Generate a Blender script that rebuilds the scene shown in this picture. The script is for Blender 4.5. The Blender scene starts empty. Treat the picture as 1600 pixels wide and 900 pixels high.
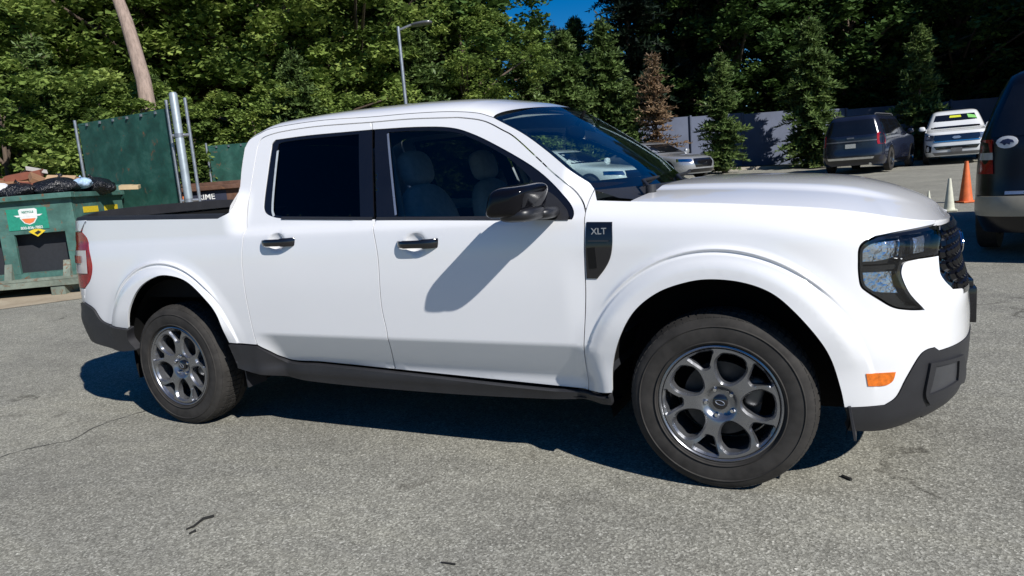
import bpy, bmesh, math, random
import numpy as np
from mathutils import Vector, Matrix
from mathutils.geometry import delaunay_2d_cdt
random.seed(7); np.random.seed(7)
PI = math.pi
scene = bpy.context.scene
COL = scene.collection

# ------------------------------------------------------------------ camera, sky, sun
cam_data = bpy.data.cameras.new("camera"); cam = bpy.data.objects.new("camera", cam_data); COL.objects.link(cam)
cam_data.sensor_width = 36.0; cam_data.lens = 24.861; cam_data.clip_start = 0.05; cam_data.clip_end = 900
cam.matrix_world = Matrix(((0.894145, 0.001603, 0.447774, 0.516267), (0.440563, 0.175624, -0.880375, -3.595572), (-0.080051, 0.984456, 0.156327, 1.296950), (0, 0, 0, 1)))
scene.camera = cam
SUN = Vector((0.97, -0.49, 0.84)).normalized()
world = bpy.data.worlds.new("World"); scene.world = world; world.use_nodes = True
wn = world.node_tree; bg = wn.nodes["Background"]
sky = wn.nodes.new("ShaderNodeTexSky"); sky.sky_type = 'NISHITA'; sky.sun_disc = False
sky.sun_elevation = math.asin(SUN.z); sky.sun_rotation = math.atan2(SUN.x, SUN.y)
sky.altitude = 100; sky.air_density = 1.0; sky.dust_density = 0.1; sky.ozone_density = 6.0
hs = wn.nodes.new('ShaderNodeHueSaturation'); hs.inputs['Saturation'].default_value = 1.42; hs.inputs['Value'].default_value = 1.25; hs.inputs['Hue'].default_value = .507
wn.links.new(sky.outputs[0], hs.inputs['Color']); wn.links.new(hs.outputs[0], bg.inputs[0]); bg.inputs[1].default_value = 0.055
sd = bpy.data.lights.new("sun", 'SUN'); sd.energy = 5.0; sd.angle = math.radians(0.53); sd.color = (1.0, 0.97, 0.925)
so = bpy.data.objects.new("sun", sd); COL.objects.link(so); so.rotation_euler = SUN.to_track_quat('Z', 'Y').to_euler()
scene.view_settings.view_transform = 'Standard'; scene.view_settings.look = 'None'
scene.view_settings.exposure = 0.2; scene.view_settings.gamma = 1.0
scene.cycles.max_bounces = 8; scene.cycles.transparent_max_bounces = 12
scene.cycles.sample_clamp_indirect = 4.0; scene.cycles.use_denoising = True
scene.cycles.caustics_reflective = False; scene.cycles.caustics_refractive = False

# ------------------------------------------------------------------ materials
def new_mat(name):
    m = bpy.data.materials.new(name); m.use_nodes = True
    nt = m.node_tree; b = nt.nodes["Principled BSDF"]
    return m, nt, b
def nd(nt, typ, **kw):
    n = nt.nodes.new(typ)
    for k, v in kw.items():
        if k.startswith('i_'):
            n.inputs[k[2:].replace('_', ' ')].default_value = v
        else: setattr(n, k, v)
    return n
def noise(nt, scale, detail=4, rough=.55, vec=None, dist=0):
    n = nd(nt, "ShaderNodeTexNoise"); n.inputs["Scale"].default_value = scale; n.inputs["Detail"].default_value = detail
    n.inputs["Roughness"].default_value = rough; n.inputs["Distortion"].default_value = dist
    if vec: nt.links.new(vec, n.inputs["Vector"])
    return n.outputs["Fac"]
def ramp(nt, fac, stops):
    r = nd(nt, "ShaderNodeValToRGB"); cr = r.color_ramp
    while len(cr.elements) < len(stops): cr.elements.new(.5)
    for e, (p_, c) in zip(cr.elements, stops):
        e.position = p_; e.color = (*c, 1) if len(c) == 3 else c
    nt.links.new(fac, r.inputs[0]); return r.outputs[0]
def mixc(nt, fac, a, b, mode='MIX'):
    m = nd(nt, "ShaderNodeMix", data_type='RGBA', blend_type=mode)
    for s, v in ((0, fac), (6, a), (7, b)):
        if hasattr(v, 'links'): nt.links.new(v, m.inputs[s])
        else: m.inputs[s].default_value = v if s == 0 else ((*v, 1) if len(v) == 3 else v)
    return m.outputs[2]
def objvec(nt): return nd(nt, "ShaderNodeTexCoord").outputs["Object"]
def bump(nt, b, h, strength=.3, dist=.01):
    n = nd(nt, "ShaderNodeBump"); n.inputs["Strength"].default_value = strength; n.inputs["Distance"].default_value = dist
    nt.links.new(h, n.inputs["Height"]); nt.links.new(n.outputs[0], b.inputs["Normal"])
def mat(name, col, rough=.5, metal=0, coat=0, var=.08, vscale=6, bscale=0, bstr=.2, bdist=.002, spec=.5, rvar=.08, col2=None):
    """painted / plastic / metal surface with gentle procedural variation of its colour, gloss and relief"""
    m, nt, b = new_mat(name); v = objvec(nt)
    f = noise(nt, vscale, 5, .6, v)
    c2 = col2 or tuple(min(1, c*(1-2.2*var)) for c in col)
    nt.links.new(ramp(nt, f, [(.3, c2), (.62, col)]), b.inputs["Base Color"])
    g = noise(nt, vscale*3.1, 3, .6, v)
    mr = nd(nt, "ShaderNodeMapRange"); mr.inputs[3].default_value = max(.02, rough-rvar); mr.inputs[4].default_value = min(1, rough+rvar)
    nt.links.new(g, mr.inputs[0]); nt.links.new(mr.outputs[0], b.inputs["Roughness"])
    b.inputs["Metallic"].default_value = metal; b.inputs["Coat Weight"].default_value = coat; b.inputs["Coat Roughness"].default_value = .03
    b.inputs["Specular IOR Level"].default_value = spec
    if bscale: bump(nt, b, noise(nt, bscale, 3, .6, v), bstr, bdist)
    return m
def glass(name, tint, refl=(1, 1, 1), ior=1.5, rough=.0):
    """thin window pane: lets tinted light through and mirrors by Fresnel"""
    m, nt, b = new_mat(name); nt.nodes.remove(b)
    out = nt.nodes["Material Output"]
    t = nd(nt, "ShaderNodeBsdfTransparent"); v = objvec(nt)
    c = ramp(nt, noise(nt, 3, 2, .5, v), [(.3, tuple(x*.92 for x in tint)), (.7, tint)]); nt.links.new(c, t.inputs[0])
    g = nd(nt, "ShaderNodeBsdfGlossy"); g.inputs[0].default_value = (*refl, 1); g.inputs["Roughness"].default_value = rough
    f = nd(nt, "ShaderNodeFresnel"); f.inputs[0].default_value = ior
    mx = nd(nt, "ShaderNodeMixShader"); nt.links.new(f.outputs[0], mx.inputs[0])
    nt.links.new(t.outputs[0], mx.inputs[1]); nt.links.new(g.outputs[0], mx.inputs[2]); nt.links.new(mx.outputs[0], out.inputs[0])
    return m
M = {}
M['white'] = mat('white_paint', (.79, .79, .795), .22, 0, 1.0, .012, 1.5, rvar=.03)
M['black_gloss'] = mat('gloss_black', (.008, .008, .010), .09, 0, .6, .1, 5, rvar=.02)
M['plastic'] = mat('grained_plastic', (.024, .024, .027), .50, 0, 0, .10, 9, 700, .25, .0006)
M['black'] = mat('matt_black', (.008, .008, .008), .8, 0, 0, .1, 8, spec=.15)
M['rubber'] = mat('tyre_rubber', (.038, .035, .032), .80, 0, 0, .22, 14, 220, .25, .001, spec=.3)
M['alloy'] = mat('dark_alloy', (.27, .275, .29), .26, .85, .35, .05, 10, rvar=.04)
M['alloy_bright'] = mat('bright_alloy', (.42, .42, .44), .22, 1, .3, .05, 10, rvar=.04)
M['chrome'] = mat('chrome', (.75, .76, .78), .10, 1, 0, .05, 8, rvar=.03)
M['reflector'] = mat('lamp_reflector', (.80, .84, .90), .14, .9, .6, .10, 30, 34, .8, .008)
M['alloy_wall'] = mat('spoke_edge_alloy', (.42, .43, .46), .22, .85, .3, .05, 10, rvar=.04)
M['brake'] = mat('brake_disc', (.05, .05, .05), .5, .6, 0, .2, 30)
M['glass_front'] = glass('clear_glass', (.88, .95, .93))
M['black_base'] = mat('black_mirror_plastic', (.012, .012, .014), .4, 0, 0, .1, 9)
M['black_cap'] = mat('satin_black_cap', (.004, .004, .006), .10, 0, 0, .1, 5, rvar=.02, spec=.28)
M['glass_shield'] = glass('windshield_glass', (.62, .76, .76), (.85, .93, 1), 2.3)
M['glass_dark'] = glass('privacy_glass', (.035, .037, .040), (.62, .64, .68), 1.45)
M['lens'] = glass('clear_lens', (.93, .95, .97), (1, 1, 1), 1.5)
M['amber'] = mat('amber_lens', (.85, .19, .012), .18, 0, 1, .2, 60, rvar=.03)
M['red_lens'] = mat('red_lens', (.36, .008, .012), .14, 0, .25, .25, 30, rvar=.03)
M['seat'] = mat('seat_cloth', (.48, .52, .54), .9, 0, 0, .1, 30, 300, .3, .001)
M['seat_dark'] = mat('dark_trim', (.02, .022, .027), .7, 0, 0, .1, 20)
M['liner'] = mat('headliner', (.30, .31, .31), .95, 0, 0, .05, 20)
M['silver'] = mat('silver_letters', (.60, .61, .63), .3, .8, 0, .05, 20)

# ------------------------------------------------------------------ object helpers
def link(name, me, parent=None, mats=()):
    o = bpy.data.objects.new(name, me); COL.objects.link(o)
    if parent is not None: o.parent = parent
    for m in mats:
        me.materials.append(m)
    return o
def tag(o, label=None, cat=None, group=None, kind=None):
    if label: o['label'] = label
    if cat: o['category'] = cat
    if group: o['group'] = group
    if kind: o['kind'] = kind
    return o
def empty(name, loc=(0, 0, 0), rz=0, label=None, cat=None, group=None, parent=None):
    o = bpy.data.objects.new(name, None); COL.objects.link(o); o.location = loc; o.rotation_euler = (0, 0, rz)
    o.empty_display_size = .1
    if parent is not None: o.parent = parent
    return tag(o, label, cat, group)
def obj_from(name, V, F, m, parent=None, smooth=True, mats=None, idx=None, sharp=None):
    me = bpy.data.meshes.new(name); me.from_pydata([tuple(v) for v in V], [], [tuple(f) for f in F])
    o = link(name, me, parent, mats or [m])
    if smooth: me.polygons.foreach_set('use_smooth', [True]*len(me.polygons))
    if idx is not None: me.polygons.foreach_set('material_index', idx)
    if sharp is not None: me.set_sharp_from_angle(angle=math.radians(sharp))
    me.update(); return o
class MB:
    """collects simple solids into one mesh"""
    def __init__(s): s.V, s.F = [], []
    def add(s, V, F):
        n = len(s.V); s.V += [tuple(v) for v in V]; s.F += [tuple(i+n for i in f) for f in F]; return s
    def box(s, a, b, mtx=None):
        (x0, y0, z0), (x1, y1, z1) = a, b
        V = [(x, y, z) for x in (x0, x1) for y in (y0, y1) for z in (z0, z1)]
        if mtx is not None: V = [tuple(mtx @ Vector(v)) for v in V]
        return s.add(V, [(0,1,3,2),(4,6,7,5),(0,4,5,1),(2,3,7,6),(0,2,6,4),(1,5,7,3)])
    def hexa(s, bot, top):
        """eight corners: four of the bottom ring, four of the top ring"""
        return s.add(list(bot)+list(top), [(0,3,2,1),(4,5,6,7),(0,1,5,4),(1,2,6,5),(2,3,7,6),(3,0,4,7)])
    def tube(s, pts, r, n=10, cap=True):
        pts = [Vector(p) for p in pts]; rr = r if isinstance(r, (list, tuple)) else [r]*len(pts)
        V, F = [], []; up = None
        for i, p in enumerate(pts):
            d = (pts[min(i+1, len(pts)-1)]-pts[max(i-1, 0)]).normalized()
            if up is None:
                up = d.orthogonal().normalized()
            a = (up - d*up.dot(d)).normalized(); up = a; b = d.cross(a)
            for k in range(n):
                t = 2*PI*k/n; V.append(p+(a*math.cos(t)+b*math.sin(t))*rr[i])
        for i in range(len(pts)-1):
            for k in range(n):
                F.append((i*n+k, i*n+(k+1) % n, (i+1)*n+(k+1) % n, (i+1)*n+k))
        if cap: F += [tuple(range(n))[::-1], tuple(range((len(pts)-1)*n, len(pts)*n))]
        return s.add(V, F)
    def lathe(s, prof, c=(0, 0, 0), axis='z', n=32, mtx=None):
        V, F = [], []
        for r, h in prof:
            for k in range(n):
                t = 2*PI*k/n; a, b = r*math.cos(t), r*math.sin(t)
                v = {'z': (a, b, h), 'y': (a, h, b), 'x': (h, a, b)}[axis]
                v = Vector(v)
                if mtx is not None: v = mtx @ v
                V.append(v+Vector(c))
        for i in range(len(prof)-1):
            for k in range(n): F.append((i*n+k, i*n+(k+1) % n, (i+1)*n+(k+1) % n, (i+1)*n+k))
        return s.add(V, F)
    def sell(s, c, h, e=2.6, n=24, m=16, mtx=None):
        """rounded block (super-ellipsoid): centre, half sizes, squareness"""
        V, F = [], []
        f = lambda v: math.copysign(abs(v)**(2/e), v)
        for i in range(m+1):
            a = -PI/2+PI*i/m
            for k in range(n):
                t = 2*PI*k/n
                v = Vector((h[0]*f(math.cos(a))*f(math.cos(t)), h[1]*f(math.cos(a))*f(math.sin(t)), h[2]*f(math.sin(a))))
                if mtx is not None: v = mtx @ v
                V.append(v+Vector(c))
        for i in range(m):
            for k in range(n): F.append((i*n+k, i*n+(k+1) % n, (i+1)*n+(k+1) % n, (i+1)*n+k))
        return s.add(V, F)
    def build(s, name, m, parent=None, smooth=True, sharp=40, bevel=0, seg=2):
        me = bpy.data.meshes.new(name); me.from_pydata(s.V, [], s.F)
        bm = bmesh.new(); bm.from_mesh(me); bmesh.ops.remove_doubles(bm, verts=bm.verts, dist=1e-5)
        if bevel:
            es = [e for e in bm.edges if len(e.link_faces) == 2 and e.calc_face_angle(0) > .5]
            bmesh.ops.bevel(bm, geom=es, offset=bevel, segments=seg, profile=.6, affect='EDGES', clamp_overlap=True)
        bmesh.ops.recalc_face_normals(bm, faces=bm.faces)
        bm.to_mesh(me); bm.free()
        o = link(name, me, parent, [m])
        if smooth:
            me.polygons.foreach_set('use_smooth', [True]*len(me.polygons)); me.set_sharp_from_angle(angle=math.radians(sharp))
        me.update(); return o
def copy_tree(o, parent=None):
    c = o.copy(); COL.objects.link(c); c.parent = parent
    for ch in [k for k in KIDS.get(o.name, [])]: copy_tree(ch, c)
    return c
KIDS = {}
def index_kids():
    KIDS.clear()
    for o in bpy.data.objects:
        if o.parent: KIDS.setdefault(o.parent.name, []).append(o)
def text_obj(name, body, size, m, mtx, parent=None, extrude=.001, bold=False, align='CENTER'):
    cu = bpy.data.curves.new(name, 'FONT'); cu.body = body; cu.size = size; cu.extrude = extrude
    cu.align_x = align; cu.align_y = 'CENTER'; cu.offset = .012*size if bold else 0
    t = bpy.data.objects.new(name+'_src', cu); COL.objects.link(t)
    dg = bpy.context.evaluated_depsgraph_get(); me = bpy.data.meshes.new_from_object(t.evaluated_get(dg))
    bpy.data.objects.remove(t); bpy.data.curves.remove(cu)
    me.transform(mtx); me.materials.clear(); o = link(name, me, parent, [m]); return o
def frame_at(origin, xdir, ydir):
    x = Vector(xdir).normalized(); y = Vector(ydir); y = (y-x*y.dot(x)).normalized(); z = x.cross(y)
    m = Matrix((x, y, z)).transposed().to_4x4(); m.translation = Vector(origin); return m

# ------------------------------------------------------------------ the pickup's body surface: side half-width as a function of (length along the side, height)
def sst(t):
    t=np.clip(t,0,1); return t*t*(3-2*t)
def tab(x,xs,ys):
    """smooth (monotone cubic) table look-up"""
    xs=np.asarray(xs,float);ys=np.asarray(ys,float);x=np.clip(np.asarray(x,float),xs[0],xs[-1])
    h=np.diff(xs);d=np.diff(ys)/h;m=np.zeros(len(xs));m[0]=d[0];m[-1]=d[-1]
    for i in range(1,len(xs)-1):
        m[i]=0 if d[i-1]*d[i]<=0 else 2*d[i-1]*d[i]/(d[i-1]+d[i])
    i=np.clip(np.searchsorted(xs,x,side='right')-1,0,len(h)-1)
    t=(x-xs[i])/h[i]
    return (2*t**3-3*t**2+1)*ys[i]+(t**3-2*t**2+t)*h[i]*m[i]+(-2*t**3+3*t**2)*ys[i+1]+(t**3-t**2)*h[i]*m[i+1]
def super_table(a,b,n):
    th=np.linspace(0,np.pi/2,2001);c=np.sin(th)**(2/n);d=np.cos(th)**(2/n)
    L=np.concatenate([[0],np.cumsum(np.hypot(np.diff(a*c),np.diff(b*d)))])
    return L/L[-1],c,d,L[-1]
X0F,X0R=.05,-3.45
FT=super_table(.83,.9,2.9); RT=super_table(.64,.9,4.6)
LF,LR=FT[3],RT[3]
SF,SR=X0F+LF,X0R-LR        # s of the front and rear centre lines
ZSX=[-.52,-.34,-.04,.19,.41,.61,.72,.85,1.0,1.2,1.45]
ZSY=[1.175,1.160,1.138,1.118,1.095,1.062,1.040,1.015,1.0,.992,.99]
def zsh(s): return tab(s,ZSX,ZSY)
def wlow(z): return tab(z,[.18,.30,.40,.50,.60,.80,.98,1.08,1.12,1.16],[.862,.882,.896,.906,.913,.918,.910,.897,.885,.862])
def wgreen(z): return tab(z,[1.10,1.15,1.20,1.60,1.66,1.70],[.870,.853,.834,.668,.636,.60])
def S(s,z,raw=False):
    s=np.asarray(s,float);z=np.asarray(z,float)
    w=np.where(z<1.10,wlow(z),0)
    up=np.minimum(wlow(np.minimum(z,1.12)),wgreen(np.maximum(z,1.10)))
    w=np.where(z<1.10,w,up+(wlow(z)-up)*(1-sst((z-1.10)/.04)))
    bed=np.where(z<1.10,wlow(z),.8925-(z-1.10)*.06)
    b=sst((-2.40-s)/.16)*(1-sst((z-1.23)/.12)); w=w+(bed-w)*b
    f=sst((s+.62)/.14); zz=z-zsh(s)
    fen=np.minimum(wlow(np.minimum(z,1.08)),.91)-.075*np.clip((zz+.11)/.11,0,1.6)**2.2
    w=w+(fen-w)*f
    # the doors turn under below their lower crease
    w=w-sst((s+2.44)/.16)*sst((-.45-s)/.15)*(.078*np.clip((.575-z)/.17,0,1)-.011*np.exp(-((z-.60)/.035)**2)*0)
    # scooped hand recesses behind the door handles
    for hs_,hz_ in ((-2.182,1.060),(-1.330,1.028)):
        q=np.clip(1-((s-hs_)/.056)**2-((z-hz_)/.046)**2,0,1); w=w-.020*q**.8*(z<1.2)
    xf=tab(z,[.18,.24,.32,.42,.47,.60,.75,.88,.95,.99,1.04],[.66,.77,.872,.893,.897,.902,.888,.858,.852,.830,.77])
    xr=tab(z,[.38,.46,.55,.62,.70,.85,1.10,1.22,1.27],[-3.98,-4.06,-4.11,-4.13,-4.10,-4.10,-4.09,-4.075,-4.06])
    ff=np.clip((s-X0F)/LF,0,1);fr=np.clip((X0R-s)/LR,0,1)
    cf,df=np.interp(ff,FT[0],FT[1]),np.interp(ff,FT[0],FT[2])
    cr,dr=np.interp(fr,RT[0],RT[1]),np.interp(fr,RT[0],RT[2])
    x=np.where(s>X0F,X0F+(xf-X0F)*cf,np.where(s<X0R,X0R+(xr-X0R)*cr,s))
    y=-w*np.where(s>X0F,df,np.where(s<X0R,dr,1.))
    for xw in (0.,-3.076):
        r=np.hypot(x-xw,(z-.36)*.93); lo=sst((z-.30)/.34)
        up_=sst((z-.45)/.25)
        fl=(.030*(1-sst((r-.545-.012*(z<.36))/.014))+.006*(1-sst((r-.555)/.07)))*lo*(.25+.75*up_)-.016*sst((r-.50)/.05)*(1-sst((r-.545)/.014))*lo*up_+.013*np.exp(-((r-.566)/.0075)**2)*lo*up_*sst((.35-np.abs(np.arctan2(x-xw,z-.36))/2.6)*8)
        y=y-fl*np.where(np.abs(y)>.3,1,0)
    # the white shoulder of the front fascia pushes forward beside the lamp cluster
    x=x+.03*np.exp(-((s-.92)/.16)**2-((z-.76)/.10)**2)
    return np.stack([x,y,z],-1)
def N(s,z):
    e=1e-3;a=S(s+e,z)-S(s-e,z);b=S(s,z+e)-S(s,z-e);n=np.cross(a,b)
    n/=np.linalg.norm(n,axis=-1,keepdims=True)+1e-12
    return n     # outward (towards -y on this side)

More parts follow.
